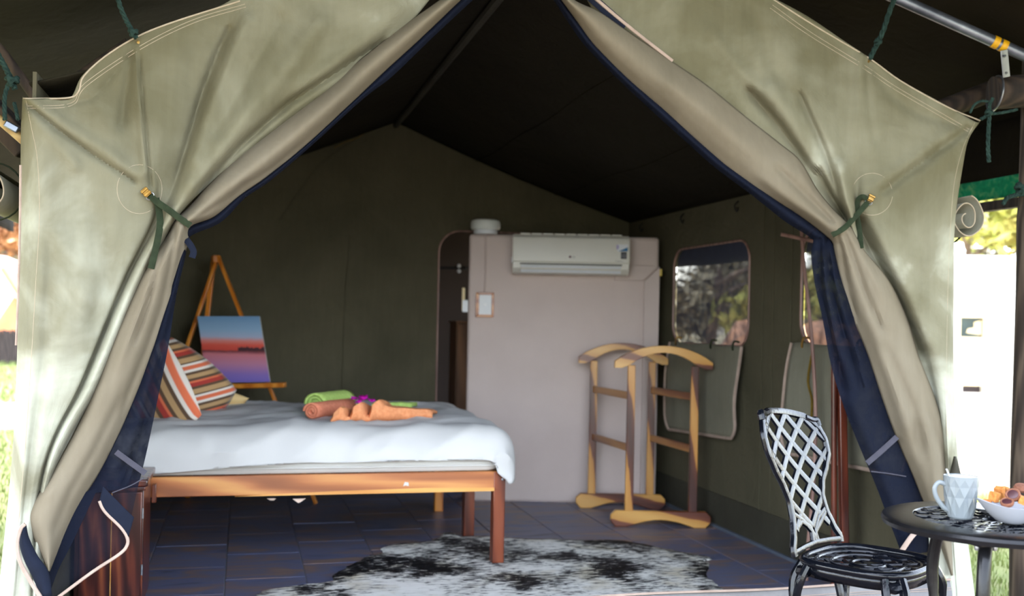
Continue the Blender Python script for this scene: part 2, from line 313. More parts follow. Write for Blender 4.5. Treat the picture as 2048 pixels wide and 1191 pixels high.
# ------------------------------------------------------------------ mesh helpers
WM = {}
class MB:
    def __init__(s): s.v = []; s.f = []
    def add(s, vs, fs):
        k = len(s.v); s.v += [Vector(p) for p in vs]; s.f += [tuple(i + k for i in f) for f in fs]; return s
    def box(s, c, size, R=None):
        hx, hy, hz = [q / 2 for q in size]; c = Vector(c)
        vs = [Vector((x * hx, y * hy, z * hz)) for z in (-1, 1) for y in (-1, 1) for x in (-1, 1)]
        if R is not None: vs = [R @ p for p in vs]
        return s.add([c + p for p in vs], [(0, 2, 3, 1), (4, 5, 7, 6), (0, 1, 5, 4), (2, 6, 7, 3), (0, 4, 6, 2), (1, 3, 7, 5)])
    def beam(s, p0, p1, w, h, up=(0, 0, 1)):
        p0, p1 = Vector(p0), Vector(p1); d = (p1 - p0).normalized(); a = d.cross(Vector(up))
        if a.length < 1e-4: a = d.cross(Vector((0, 1, 0)))
        a.normalize(); b = a.cross(d).normalized()
        vs = [p + a * (sx * w / 2) + b * (sy * h / 2) for p in (p0, p1) for sx, sy in ((-1, -1), (1, -1), (1, 1), (-1, 1))]
        return s.add(vs, [(3, 2, 1, 0), (4, 5, 6, 7), (0, 1, 5, 4), (1, 2, 6, 5), (2, 3, 7, 6), (3, 0, 4, 7)])
    def tube(s, pts, r, n=8, closed=False, flat=1.0, ref=(0, 0, 1)):
        pts = [Vector(p) for p in pts]; m = len(pts); rs = r if isinstance(r, (list, tuple)) else [r] * m
        rings = []; ref = Vector(ref); prev = None
        for i, p in enumerate(pts):
            a = pts[(i + 1) % m] if (closed or i < m - 1) else p; b = pts[i - 1] if (closed or i > 0) else p
            t = (a - b).normalized()
            if prev is None:
                u = ref - t * ref.dot(t)
                if u.length < 1e-3: u = Vector((1, 0, 0)) - t * t.x
            else:
                u = prev - t * prev.dot(t)
            u.normalize(); prev = u; w = t.cross(u)
            rings.append([p + (u * cos(2 * pi * k / n) * flat + w * sin(2 * pi * k / n)) * rs[i] for k in range(n)])
        vs = [q for g in rings for q in g]; fs = []
        for i in range(m if closed else m - 1):
            j = (i + 1) % m
            for k in range(n): fs.append((i * n + k, i * n + (k + 1) % n, j * n + (k + 1) % n, j * n + k))
        if not closed:
            fs.append(tuple(range(n - 1, -1, -1))); fs.append(tuple((m - 1) * n + k for k in range(n)))
        return s.add(vs, fs)
    def lathe(s, prof, c=(0, 0, 0), n=32, axis='Z', sx=1.0, sy=1.0):
        c = Vector(c); vs = []; fs = []
        for r, z in prof:
            for k in range(n):
                a = 2 * pi * k / n; q = Vector((r * cos(a) * sx, r * sin(a) * sy, z))
                if axis == 'X': q = Vector((q.z, q.x, q.y))
                if axis == 'Y': q = Vector((q.x, q.z, q.y))
                vs.append(c + q)
        for i in range(len(prof) - 1):
            for k in range(n): fs.append((i * n + k, i * n + (k + 1) % n, (i + 1) * n + (k + 1) % n, (i + 1) * n + k))
        if prof[0][0] > 1e-6: fs.append(tuple(range(n - 1, -1, -1)))
        if prof[-1][0] > 1e-6: fs.append(tuple((len(prof) - 1) * n + k for k in range(n)))
        return s.add(vs, fs)
    def prism(s, poly, f0, f1):
        """outline poly (a,b) -> solid between f0(a,b) and f1(a,b)"""
        n = len(poly); vs = [f0(a, b) for a, b in poly] + [f1(a, b) for a, b in poly]
        tri = tessellate_polygon([[Vector((a, b, 0)) for a, b in poly]])
        fs = [tuple(t) for t in tri] + [tuple(i + n for i in reversed(t)) for t in tri]
        fs += [(i, i + n, (i + 1) % n + n, (i + 1) % n) for i in range(n)]
        return s.add(vs, fs)
    def grid(s, P, closeu=False, closev=False):
        nu, nv = len(P), len(P[0]); vs = [q for row in P for q in row]; fs = []
        for i in range(nu if closeu else nu - 1):
            for j in range(nv if closev else nv - 1):
                a, b = (i + 1) % nu, (j + 1) % nv
                fs.append((i * nv + j, a * nv + j, a * nv + b, i * nv + b))
        return s.add(vs, fs)
    def build(s, name, mat, parent=None, local=False, smooth=True, angle=0.7, bevel=0.0, seg=2, solid=0.0, sub=0, origin=None, fix=False):
        me = bpy.data.meshes.new(name)
        if parent is not None:
            M = WM[parent.name]; base = M
            vs = s.v if local else [M.inverted() @ p for p in s.v]
        else:
            if origin is None:
                xs = [p.x for p in s.v]; ys = [p.y for p in s.v]; zs = [p.z for p in s.v]
                origin = Vector(((min(xs) + max(xs)) / 2, (min(ys) + max(ys)) / 2, min(zs)))
            M = Matrix.Translation(origin); base = M; vs = [p - Vector(origin) for p in s.v]
        me.from_pydata([tuple(p) for p in vs], [], s.f); me.validate(); me.update()
        if fix or solid:
            import bmesh
            bm = bmesh.new(); bm.from_mesh(me); bmesh.ops.recalc_face_normals(bm, faces=bm.faces); bm.to_mesh(me); bm.free()
        if smooth:
            me.polygons.foreach_set('use_smooth', [True] * len(me.polygons)); me.set_sharp_from_angle(angle=angle)
        o = bpy.data.objects.new(name, me); COL.objects.link(o)
        if mat is not None: me.materials.append(MT[mat] if isinstance(mat, str) else mat)
        if parent is not None: o.parent = parent
        else: o.matrix_world = M
        WM[o.name] = base
        if sub:
            q = o.modifiers.new('s', 'SUBSURF'); q.levels = sub; q.render_levels = sub
        if solid:
            q = o.modifiers.new('t', 'SOLIDIFY'); q.thickness = solid; q.offset = 0.0
        if bevel:
            q = o.modifiers.new('b', 'BEVEL'); q.width = bevel; q.segments = seg; q.limit_method = 'ANGLE'; q.angle_limit = 0.6
        return o
def tag(o, label=None, cat=None, group=None, kind=None):
    if label: o['label'] = label
    if cat: o['category'] = cat
    if group: o['group'] = group
    if kind: o['kind'] = kind
    return o
def thing(name, label, cat, loc=(0, 0, 0), rz=0.0, group=None):
    o = bpy.data.objects.new(name, None); COL.objects.link(o); o.empty_display_size = 0.1
    M = Matrix.Translation(Vector(loc)) @ Matrix.Rotation(rz, 4, 'Z'); o.matrix_world = M; WM[o.name] = M
    return tag(o, label, cat, group)
def cr(p0, p1, p2, p3, t):
    return 0.5 * ((2 * p1) + (p2 - p0) * t + (2 * p0 - 5 * p1 + 4 * p2 - p3) * t * t + (3 * p1 - p0 - 3 * p2 + p3) * t ** 3)
def spline(P, n):
    """Catmull-Rom through P (Vectors), n steps per segment"""
    P = [Vector(p) for p in P]; out = []
    for i in range(len(P) - 1):
        a = P[i - 1] if i else P[0] * 2 - P[1]; d = P[i + 2] if i + 2 < len(P) else P[-1] * 2 - P[-2]
        for k in range(n): out.append(cr(a, P[i], P[i + 1], d, k / n))
    out.append(P[-1].copy()); return out
def segd(p, a, b):
    ax, ay = a; bx, by = b; dx, dy = bx - ax, by - ay; L = dx * dx + dy * dy
    t = 0 if L == 0 else max(0, min(1, ((p[0] - ax) * dx + (p[1] - ay) * dy) / L))
    return math.hypot(p[0] - ax - t * dx, p[1] - ay - t * dy)
def crease_off(x, y, creases):
    o = 0.0
    for pts, w, amp in creases:
        d = min(segd((x, y), pts[i], pts[i + 1]) for i in range(len(pts) - 1))
        if d < 3.2 * w: o += amp * exp(-(d / w) ** 2)
    return o
def cloth(strands, nu, nv, creases=(), wr=0.004, seed=0.0):
    """canvas lofted through strands of (px, py, lift) read on the tent's front plane; folds are real relief"""
    S = [spline(st, nv) for st in strands]; rows = len(S[0]); P = []
    cols = [spline([s[j] for s in S], nu) for j in range(rows)]
    for j in range(rows):
        row = []
        for q in cols[j]:
            off = q.z + crease_off(q.x, q.y, creases)
            off += wr * noise.noise(Vector((q.x * 0.010, q.y * 0.006, seed))) + wr * 0.5 * noise.noise(Vector((q.x * 0.03, q.y * 0.016, seed + 9)))
            row.append(front(q.x, q.y, off))
        P.append(row)
    return P
def strip(U, L, n, nv, prof, creases=(), wr=0.003, seed=0.0):
    """cloth between two edge lines with a cross profile prof(s)"""
    st = []
    for k in range(n + 1):
        s = k / n
        st.append([(u[0] * (1 - s) + l[0] * s, u[1] * (1 - s) + l[1] * s, prof(s)) for u, l in zip(U, L)])
    return cloth(st, 3, nv, creases, wr, seed)

# ================================================================== THE SETTING
XL, XR, YF, YB = -0.69, 2.87, 3.79, 7.60
RIDGE = (1.05, 2.66); EAVE = 2.0
# floor slab and slate tiles
fl = MB().box(((XL + XR) / 2, (YF + YB) / 2, -0.04), (XR - XL, YB - YF, 0.07)).build('floor', 'grout', smooth=False); tag(fl, 'streaked blue grey slate tile floor inside the tent', kind='structure')
TW, TD, G = 0.3733, 0.525, 0.004
tilecache = {}
for k in range(-3, 10):
    x0, x1 = max(-0.055 + TW * (k - 1) + G / 2, XL + 0.01), min(-0.055 + TW * k - G / 2, XR - 0.012)
    if x1 - x0 < 0.03: continue
    for r in range(-3, 8):
        y0 = 4.865 + TD * r + (0 if (k % 2 == 0) else TD / 2); y1 = y0 + TD
        y0, y1 = max(y0 + G / 2, YF + 0.03), min(y1 - G / 2, YB - 0.01)
        if y1 - y0 < 0.03: continue
        key = (round(x1 - x0, 3), round(y1 - y0, 3))
        if key not in tilecache:
            sx, sy = key; c = 0.003
            mb = MB().add([(-sx / 2, -sy / 2, 0), (sx / 2, -sy / 2, 0), (sx / 2, sy / 2, 0), (-sx / 2, sy / 2, 0),
                           (-sx / 2, -sy / 2, .007), (sx / 2, -sy / 2, .007), (sx / 2, sy / 2, .007), (-sx / 2, sy / 2, .007),
                           (-sx / 2 + c, -sy / 2 + c, .009), (sx / 2 - c, -sy / 2 + c, .009), (sx / 2 - c, sy / 2 - c, .009), (-sx / 2 + c, sy / 2 - c, .009)],
                          [(3, 2, 1, 0), (0, 1, 5, 4), (1, 2, 6, 5), (2, 3, 7, 6), (3, 0, 4, 7), (4, 5, 9, 8), (5, 6, 10, 9), (6, 7, 11, 10), (7, 4, 8, 11), (8, 9, 10, 11)])
            me = bpy.data.meshes.new('tile'); me.from_pydata([tuple(p) for p in mb.v], [], mb.f); me.materials.append(MT['tile']); tilecache[key] = me
        t = bpy.data.objects.new('tile', tilecache[key]); COL.objects.link(t); t.parent = fl
        w = Vector(((x0 + x1) / 2, (y0 + y1) / 2, -0.0085 + random.uniform(-.0012, .0012)))
        t.location = WM[fl.name].inverted() @ w; t.rotation_euler = (random.uniform(-.002, .002), random.uniform(-.002, .002), 0)

def rrect(a0, a1, b0, b1, r, n=6):
    out = []
    for ca, cb, s in ((a1 - r, b1 - r, 0), (a0 + r, b1 - r, 1), (a0 + r, b0 + r, 2), (a1 - r, b0 + r, 3)):
        for k in range(n + 1):
            t = (s + k / n) * pi / 2; out.append((ca + r * cos(t), cb + r * sin(t)))
    return out
def holed(outer, holes, f, name, mat, label=None, kind=None, solid=0.012, parent=None):
    loops = [[Vector((a, b, 0)) for a, b in q] for q in [outer] + holes]
    flat = [p for q in loops for p in q]
    mb = MB().add([f(p.x, p.y) for p in flat], [tuple(t) for t in tessellate_polygon(loops)])
    o = mb.build(name, mat, parent, solid=solid, smooth=False); return tag(o, label, kind=kind)
# right wall with two gauze windows
W1 = rrect(5.59, 6.70, 1.12, 1.752, 0.13); W2 = rrect(3.98, 5.00, 1.15, 1.752, 0.13)
wr = holed([(YF + .02, 0), (YB, 0), (YB, EAVE + .05), (YF + .02, EAVE + .05)], [W1, W2], lambda a, b: Vector((XR, a, b)), 'wall_right', 'inner', 'dark olive canvas right wall of the tent', 'structure')
sk = MB().box((XR - 0.012, (YF + YB) / 2, 0.105), (0.008, YB - YF - .06, 0.20)).build('skirt_band', 'skirt', wr, smooth=False)
MB().box((XR - 0.022, (YF + YB) / 2, 0.010), (0.018, YB - YF - .06, 0.016)).build('skirting_seal', 'lightgrout', wr, smooth=False)
for yy in (5.30, 5.42, 4.98 + .12):
    MB().tube([(XR - .009, yy, .2), (XR - .011, yy, 1.1), (XR - .009, yy, EAVE - .02)], 0.003, 6).build('seam', 'inner', wr)
hk = []
for yy in (5.75, 6.55, 7.3):
    MB().tube(spline([(XR - .01, yy, EAVE - .01), (XR - .035, yy, EAVE - .04), (XR - .02, yy, EAVE - .075), (XR - .01, yy, EAVE - .05)], 4), 0.004, 6).build('hook', 'matteblack', wr)
for i, (q, nm) in enumerate(((W1, 'window_1'), (W2, 'window_2'))):
    mb = MB(); n = len(q); pts = [Vector((XR + .012, a, b)) for a, b in q]
    mb.add(pts, [tuple(t) for t in tessellate_polygon([[Vector((a, b, 0)) for a, b in q]])])
    wnd = mb.build(nm, 'netwin', smooth=False)
    tag(wnd, ('gauze window of the right wall farther from the tent door, bushes seen through it', 'gauze window of the right wall half hidden by the navy net')[i], kind='structure')
    MB().tube([Vector((XR - .010, a, b)) for a, b in q], 0.007, 6, closed=True).build('binding', 'bind' if False else 'polepink', wnd)
# left wall, back wall with zipped doorway, gable
tag(MB().box((XL, (YF + YB) / 2 + .02, EAVE / 2 + .025), (0.012, YB - YF, EAVE + .05)).build('wall_left', 'inner', smooth=False), 'dark olive canvas left wall of the tent', kind='structure')
DX0, DX1, DT = 1.385, 2.62, 1.90
dq = [(DX0, 0.02), (DX1, 0.02), (DX1, DT)] + [(DX0 + .16 - .16 * sin(k / 7 * pi / 2), DT - .16 + .16 * cos(k / 7 * pi / 2)) for k in range(8)]
wb = holed([(XL, 0), (XR, 0), (XR, EAVE + .06), (RIDGE[0], RIDGE[1] + .06), (XL, EAVE + .06)], [dq], lambda a, b: Vector((a, YB, b)), 'wall_back', 'inner', 'dark olive canvas gable wall at the back of the tent', 'structure')
MB().tube([Vector((a, YB - .010, b)) for a, b in ([dq[2]] + dq[3:] + [dq[0]])], 0.006, 6).build('binding', 'polepink', wb)
def YBp(px, py, y=YB - .012): return on_y(px, py, y)
for pts in ([(700, 470), (690, 600), (684, 790)], [(560, 440), (640, 330), (738, 262)]):
    MB().tube(spline([YBp(*p) for p in pts], 5), 0.004, 6).build('seam', 'inner', wb)
# tape loops and a tear of light at the gable seam
MB().tube(spline([YBp(668, 296), YBp(690, 284), YBp(715, 276), YBp(733, 262)], 4), 0.006, 6, flat=.5).build('tape_loop', 'mustard', wb)
# bathroom annexe behind the doorway
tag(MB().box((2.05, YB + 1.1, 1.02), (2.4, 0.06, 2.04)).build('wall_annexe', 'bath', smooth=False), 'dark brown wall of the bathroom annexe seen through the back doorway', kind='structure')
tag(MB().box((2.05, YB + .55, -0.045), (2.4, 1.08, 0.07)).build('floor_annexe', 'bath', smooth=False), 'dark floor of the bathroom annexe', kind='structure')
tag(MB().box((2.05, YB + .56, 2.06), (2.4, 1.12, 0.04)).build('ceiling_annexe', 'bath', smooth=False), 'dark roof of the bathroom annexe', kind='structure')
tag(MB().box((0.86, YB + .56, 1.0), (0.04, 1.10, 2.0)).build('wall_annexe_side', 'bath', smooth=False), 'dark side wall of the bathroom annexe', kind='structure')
# inner roof: two sagging slopes as one sheet
def roofpt(u, v):
    y = YF + .04 + (YB - YF - .02) * v; a = abs(u)
    x = RIDGE[0] + (XR + .02 - RIDGE[0]) * u if u >= 0 else RIDGE[0] + (RIDGE[0] - XL + .02) * u
    z = RIDGE[1] + (EAVE - RIDGE[1]) * a - 0.05 * sin(pi * a) * (0.6 + 0.4 * sin(pi * v)) - .018 * sin(v * pi * 3) ** 2 * sin(pi * a)
    return Vector((x, y, z + 0.012))
P = [[roofpt(-1 + 2 * i / 40, j / 24) for j in range(25)] for i in range(41)]
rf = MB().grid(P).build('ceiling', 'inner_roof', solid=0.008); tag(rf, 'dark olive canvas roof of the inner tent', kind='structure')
MB().tube([roofpt(0, j / 20) - Vector((0, 0, .028)) for j in range(21)], 0.022, 8).build('ridge_sleeve', 'skirt', rf)
for u in (0.33, 0.66, -0.4):
    MB().tube([roofpt(u, j / 20) - Vector((0, 0, .006)) for j in range(21)], 0.004, 6).build('seam', 'inner_roof', rf)
dn = MB()
for px, py in ((1075, 12), (1090, 18)):
    p = on_y(px, py, 4.6); dn.tube([p + Vector((0, 0, .03)), p, p + Vector((.006, 0, -.03)), p + Vector((.012, 0, 0))], .0035, 5)
p0, p1 = on_y(1070, 4, 4.6), on_y(1135, 42, 4.6); dn.tube(spline([p0, p0.lerp(p1, .5) + Vector((0, 0, .01)), p1], 4), .004, 6)
dn.build('lamp_hook', 'polepink', rf)

# partition wall, square to the lens, carrying the air conditioner
PD = 7.25
def PZ(px, py): return at(px, py, PD)
pl, pr = CW(-0.307, PD), CW(1.008, PD)
PT = 1.842
def pfr(xc, z, off=0.0): return CW(xc, PD - off, z)
poly = [(-0.307, -.008), (1.008, -.008), (1.008, PT), (-0.307, PT)]
wp = MB().prism(poly, lambda a, b: pfr(a, b), lambda a, b: pfr(a, b, -0.17)).build('wall_partition', 'plaster', bevel=0.025, seg=4, fix=True); tag(wp, 'mauve grey plastered partition wall below the tent roof', kind='structure')
def pbox(x0, x1, z0, z1, d0, d1, name, mat, parent, bevel=.003, local=False):
    mb = MB().prism([(x0, z0), (x1, z0), (x1, z1), (x0, z1)], lambda a, b: pfr(a, b, d1), lambda a, b: pfr(a, b, d0))
    return mb.build(name, mat, parent, bevel=bevel, fix=True)
# raised mitred border of the shut panel
mb = MB().prism([(0.905, 0.0), (1.010, 0.0), (1.010, 1.640), (0.905, 1.536)], lambda a, b: pfr(a, b, .024), lambda a, b: pfr(a, b, -.0)); mb.build('trim_upright', 'plaster_trim', wp, bevel=.003, fix=True)
mb = MB().prism([(0.900, 1.540), (1.005, 1.644), (0.70, 1.644), (0.70, 1.540)], lambda a, b: pfr(a, b, .024), lambda a, b: pfr(a, b, -.0)); mb.build('trim_head', 'plaster_trim', wp, bevel=.003, fix=True)
pbox(1.012, 1.028, 1.575, 1.625, -.03, .015, 'tab', 'yellowtag', wp)

# fly sheet over everything, seen from below
FR, FLL, FRR = (1.05, 3.55), (-2.15, 2.30), (3.80, 2.34)
def flypt(u, v):
    y = 1.7 + 9.3 * v
    if u < 0: x = FR[0] + (FR[0] - FLL[0]) * u; z = FR[1] + (FR[1] - FLL[1]) * u
    else: x = FR[0] + (FRR[0] - FR[0]) * u; z = FR[1] + (FRR[1] - FR[1]) * u
    return Vector((x, y, z - .07 * sin(pi * abs(u)) - .02 * sin(v * 25) ** 2 * sin(pi * abs(u))))
P = [[flypt(-1 + i / 16, j / 40) for j in range(41)] for i in range(33)]
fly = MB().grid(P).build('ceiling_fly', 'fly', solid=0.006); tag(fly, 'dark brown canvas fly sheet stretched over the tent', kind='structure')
def val(x, z0, z1, name):
    P = [[Vector((x + .012 * sin(j * 1.7) * (i / 4), 1.7 + 9.3 * j / 48, z1 + (z0 - z1) * i / 4)) for j in range(49)] for i in range(5)]
    return MB().grid(P).build(name, 'fly', fly, solid=.005)
val(FRR[0], 2.045, 2.345, 'side_valance'); val(FLL[0], 2.0, 2.305, 'side_valance')

# ground outside: paving under the fly, lawn, sand
gm = MB()
gm.box((0, 20, -0.16), (240, 240, .1)); g = gm.build('ground', 'drygrass', smooth=False); tag(g, 'dry grass and earth around the tent', kind='structure')
for nm, cx, cy, sx, sy, lb in (('ground_sand_right', 8.5, 11.5, 11, 8.6, 'sunlit pale sand before the white building'), ('ground_sand_left', -3.6, 14.0, 6.5, 3.4, 'pale sand strip across the lawn at the left')):
    tag(MB().box((cx, cy, -.075), (sx, sy, .11)).build(nm, 'sand', smooth=False), lb, kind='structure')
pv = MB().box((0.9, 0.95, -0.055), (6.4, 5.6, .11)).build('floor_veranda', 'paving', smooth=False, bevel=.01); tag(pv, 'pinkish paved veranda in front of the tent', kind='structure')

# ================================================================== DOOR CURTAINS
from mathutils.bvhtree import BVHTree
SURF = []
def skin(P):
    nu, nv = len(P), len(P[0]); SURF.append(BVHTree.FromPolygons([q for r in P for q in r], [(i * nv + j, (i + 1) * nv + j, (i + 1) * nv + j + 1, i * nv + j + 1) for i in range(nu - 1) for j in range(nv - 1)])); return P
def onskin(px, py, lift, which=None):
    d = ray(px, py); dn = d.normalized(); best = None
    for b in (SURF if which is None else [SURF[i] for i in which]):
        h = b.ray_cast(CAM, dn)
        if h[0] is not None and (best is None or h[3] < best): best = h[3]
    return front(px, py, lift) if best is None else CAM + dn * (best - lift)
def V3(L): return [Vector((p[0], p[1], p[2] if len(p) > 2 else 0.0)) for p in L]
def ribbon(path, w, name, mat, parent, lift=0.02, thick=0.004, wdir=None, n=5, flat=0.22, skinned=False, taut=False):
    pts = [front(p.x, p.y, lift + p.z) if not skinned else onskin(p.x, p.y, lift + p.z) for p in spline(V3(path), n)]
    if taut:  # a pulled band bridges the hollows between the folds
        ds = [(p - CAM).length for p in pts]
        for _ in range(60): ds = [ds[0]] + [min(ds[i], (ds[i - 1] + ds[i + 1]) / 2) for i in range(1, len(ds) - 1)] + [min(ds[-1], ds[-2])]
        pts = [CAM + (p - CAM).normalized() * d for p, d in zip(pts, ds)]
    mb = MB(); rows = []
    for i, p in enumerate(pts):
        a = pts[min(i + 1, len(pts) - 1)]; b = pts[max(i - 1, 0)]; t = (a - b).normalized()
        nrm = (CAM - p).normalized(); s = t.cross(nrm).normalized(); nn = s.cross(t).normalized()
        rows.append([p + s * (w / 2) * c + nn * thick * d for c, d in ((-1, 0), (-.6, 1), (.6, 1), (1, 0), (.6, -1), (-.6, -1))])
    mb.grid(rows, closev=True)
    k = len(rows); mb.f += [tuple(range(5, -1, -1)), tuple((k - 1) * 6 + q for q in range(6))]
    return mb.build(name, mat, parent)
def seamline(path, name, mat, parent, lift=0.012, r=0.0011, n=5):
    return MB().tube([onskin(p.x, p.y, .0015) for p in spline(V3(path), 9)], r, 5).build(name, mat, parent)
def disc(cx, cy, rx, ry, name, parent, lift, r=.0010):
    pts = [onskin(cx + rx * cos(t), cy + ry * sin(t), .0012) for t in [2 * pi * k / 40 for k in range(40)]]
    return MB().tube(pts, r, 5, closed=True).build(name, 'stitch', parent)

# ---------------- left
LC = thing('door_curtain', 'olive canvas door curtain on the left, tied back beside the bed', 'curtain', front(60, 1370), 0, 'tied back tent door curtains')
S = [
 [(46,193,-.05),(43,250,-.06),(42,320,-.06),(41,430,-.06),(38,560,-.06),(33,760,-.06),(20,970,-.06),(-25,1390,-.06)],
 [(52,198,.0),(62,255,.012),(73,320,.018),(77,430,.018),(70,560,.018),(58,760,.018),(42,970,.018),(2,1390,.0)],
 [(95,197,.0),(115,255,.01),(130,325,.012),(130,430,.02),(108,560,.022),(85,760,.018),(53,970,.012),(12,1390,.0)],
 [(140,196,-.012),(165,258,.0),(182,335,.012),(180,430,.022),(146,560,.03),(106,760,.028),(59,970,.01),(22,1390,.0)],
 [(164,152,.0),(205,240,.01),(228,330,.02),(224,430,.02),(180,560,.03),(127,760,.02),(65,970,.012),(32,1390,.0)],
 [(210,112,-.004),(245,215,-.004),(262,325,.005),(266,430,.006),(213,560,.016),(146,760,.012),(70,970,.008),(42,1390,.0)],
 [(275,72,.01),(280,200,.012),(292,320,.012),(302,424,.0),(241,560,.0),(160,760,.0),(75,970,.0),(50,1390,.0)],
 [(350,42,.0),(335,180,-.008),(318,310,.0),(314,422,-.03),(250,555,-.035),(165,755,-.03),(79,968,-.02),(54,1390,-.01)],
 [(440,12,-.012),(410,160,-.03),(358,320,-.03),(326,424,-.03),(256,556,-.04),(170,757,-.04),(82,970,-.03),(57,1390,-.01)],
 [(500,-22,.012),(468,100,.02),(388,290,.02),(338,424,.03),(266,556,.028),(182,758,.025),(88,970,.012),(60,1390,.0)],
 [(590,-42,.03),(540,95,.045),(420,285,.05),(345,424,.045),(276,556,.035),(192,758,.028),(92,972,.012),(63,1390,.0)],
 [(720,-88,.02),(630,95,.035),(460,285,.045),(352,424,.04),(284,556,.0),(200,758,.0),(96,974,.0),(66,1390,.0)],
 [(850,-132,.0),(720,100,.01),(490,292,.012),(358,424,.02),(290,556,-.03),(206,758,-.03),(100,976,-.02),(70,1390,.0)],
 [(985,-165,-.03),(770,100,-.03),(505,300,-.03),(362,424,-.01),(296,556,-.05),(212,758,-.05),(104,978,-.03),(74,1390,.0)],
]
crL = [([(52,205),(110,255),(180,305),(268,362)], 6, -.016), ([(62,200),(150,262),(225,312),(280,350)], 13, .012), ([(60,225),(110,280),(150,330)], 14, .010),
       ([(268,88),(256,150),(243,250)], 11, -.014), ([(270,95),(281,220),(292,340)], 9, .010), ([(278,110),(290,250),(302,372)], 5, -.012),
       ([(140,207),(185,196),(260,112)], 7, -.008), ([(458,60),(432,115),(400,200),(365,330),(346,405)], 9, -.022), ([(495,40),(462,110),(425,205),(388,320)], 14, .016),
       ([(640,50),(560,150),(470,260),(390,370)], 24, .022), ([(560,40),(500,140),(440,260)], 16, -.014), ([(765,84),(680,140),(580,205),(480,292),(400,380)], 9, -.030), ([(800,20),(700,100),(600,180)], 14, .012),
       ([(120,470),(170,560),(150,660)], 26, .010), ([(200,430),(215,520),(190,640)], 22, -.010), ([(90,560),(150,570),(210,600)], 16, .006), ([(100,480),(90,700),(62,900)], 10, -.006)]
crL = [(a, b, c * 1.25) for a, b, c in crL]
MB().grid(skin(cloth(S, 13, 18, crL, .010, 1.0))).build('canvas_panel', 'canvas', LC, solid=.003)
# folded back reverse of the door flap
U = V3([(1010,-94),(940,-42),(876,3),(809,50),(715,124),(655,175),(547,259),(480,311),(425,362),(375,415),(350,440),(335,470),(296,525),(262,580),(212,700),(165,830),(95,960),(58,1012),(55,1050),(97,1139)])
L = V3([(1030,-98),(975,-48),(912,9),(838,80),(765,147),(715,195),(611,292),(530,356),(480,391),(430,432),(382,452),(376,480),(369,509),(350,570),(310,690),(268,800),(215,915),(172,987),(140,1045),(99,1142)])
crT = [([(480,373),(540,340),(600,290)], 6, -.014), ([(400,432),(450,400),(490,372)], 7, -.016), ([(352,455),(340,535),(322,615),(292,700),(250,800)], 7, -.020), ([(336,478),(312,540),(298,600),(270,680)], 6, -.018), ([(318,520),(285,600),(240,720)], 9, .012),
       ([(366,470),(358,520),(345,570)], 5, -.014), ([(240,800),(190,900),(140,985),(110,1060)], 10, -.014), ([(205,780),(150,890),(95,985)], 13, .014), ([(365,445),(372,425),(400,400)], 7, -.02), ([(690,190),(560,300),(470,370)], 16, .014)]
MB().grid(skin(strip(U, L, 8, 6, lambda s: -.03 + .085 * sin(pi * min(1, s * 1.05)) ** .7, crT, .006, 3.0))).build('folded_flap', 'canvas_back', LC, solid=.003)
# navy gauze: rolled edge above, two hanging folds below
NU = V3([(1024,-96),(968,-46),(905,11),(832,82),(758,149),(708,197),(604,294),(524,358),(474,392),(424,434),(374,452),(366,482),(358,511),(340,572),(300,692),(258,802),(205,917),(162,989)])
NL = V3([(1040,-100),(1000,-50),(938,7),(860,80),(784,153),(726,198),(621,293),(541,361),(490,396),(442,444),(384,470),(374,488),(371,512),(352,595),(337,690),(318,785),(294,900),(276,973)])
crN = [([(352,600),(320,720),(285,850),(240,970)], 7, -.014), ([(330,720),(300,850),(255,960)], 7, .012), ([(310,800),(270,900),(215,975)], 6, -.012)]
MB().grid(strip(NU, NL, 5, 6, lambda s: -.035 + .02 * sin(pi * s), crN, .003, 5.0)).build('insect_net', 'net', LC)
N2U = V3([(162,989),(135,1045),(112,1100),(94,1150),(83,1196)]); N2L = V3([(276,973),(259,1050),(252,1092),(186,1143),(116,1196)])
MB().grid(strip(N2U, N2L, 5, 5, lambda s: -.03 + .015 * sin(pi * s), (), .004, 6.0)).build('net_hem', 'net_thin', LC)
MB().grid(strip(V3([(165,985),(137,1043),(114,1098),(96,1150),(84,1196)]), V3([(196,975),(168,1035),(142,1090),(116,1140),(96,1196)]), 3, 4, lambda s: -.02, (), .003, 7)).build('net_fold', 'net', LC)
MB().grid(strip(V3([(206,972),(226,992),(254,1020),(268,1034)]), V3([(199,1000),(214,1026),(241,1052),(257,1073)]), 3, 5, lambda s: .0, (), .003, 8)).build('hem_band', 'navy', LC, solid=.002)
MB().grid(strip(V3([(52,1048),(58,1075),(75,1110),(97,1143),(104,1190)]), V3([(42,1054),(39,1085),(48,1118),(66,1155),(84,1196)]), 3, 5, lambda s: .055 + .012 * sin(pi * s), (), .003, 9)).build('hem_band', 'navy', LC, solid=.002)
ribbon([(199,1001),(205,1015),(216,1029),(241,1053),(254,1073),(254,1090),(238,1108),(186,1142),(121,1190),(100,1206)], .011, 'hem_binding', 'bind', LC, .0, .003)
ribbon([(50,1047),(41,1057),(34,1084),(38,1117),(60,1160),(84,1198)], .013, 'hem_binding', 'bind', LC, .068, .003)
ribbon([(232,903),(262,925),(291,946)], .019, 'hem_tape', 'nettape', LC, -.004, .001); ribbon([(224,985),(262,970),(288,955)], .004, 'hem_tape', 'nettape', LC, -.004, .001)
ribbon([(372,478),(381,490),(387,503),(384,515)], .022, 'net_tie', 'navy', LC, .0, .002)
seamline([(56,212),(142,206),(170,166),(280,92),(385,40),(490,8)], 'stitching', 'stitch', LC, .012); seamline([(56,217),(143,211),(173,172),(282,98),(387,46),(492,14)], 'stitching', 'stitch', LC, .012)
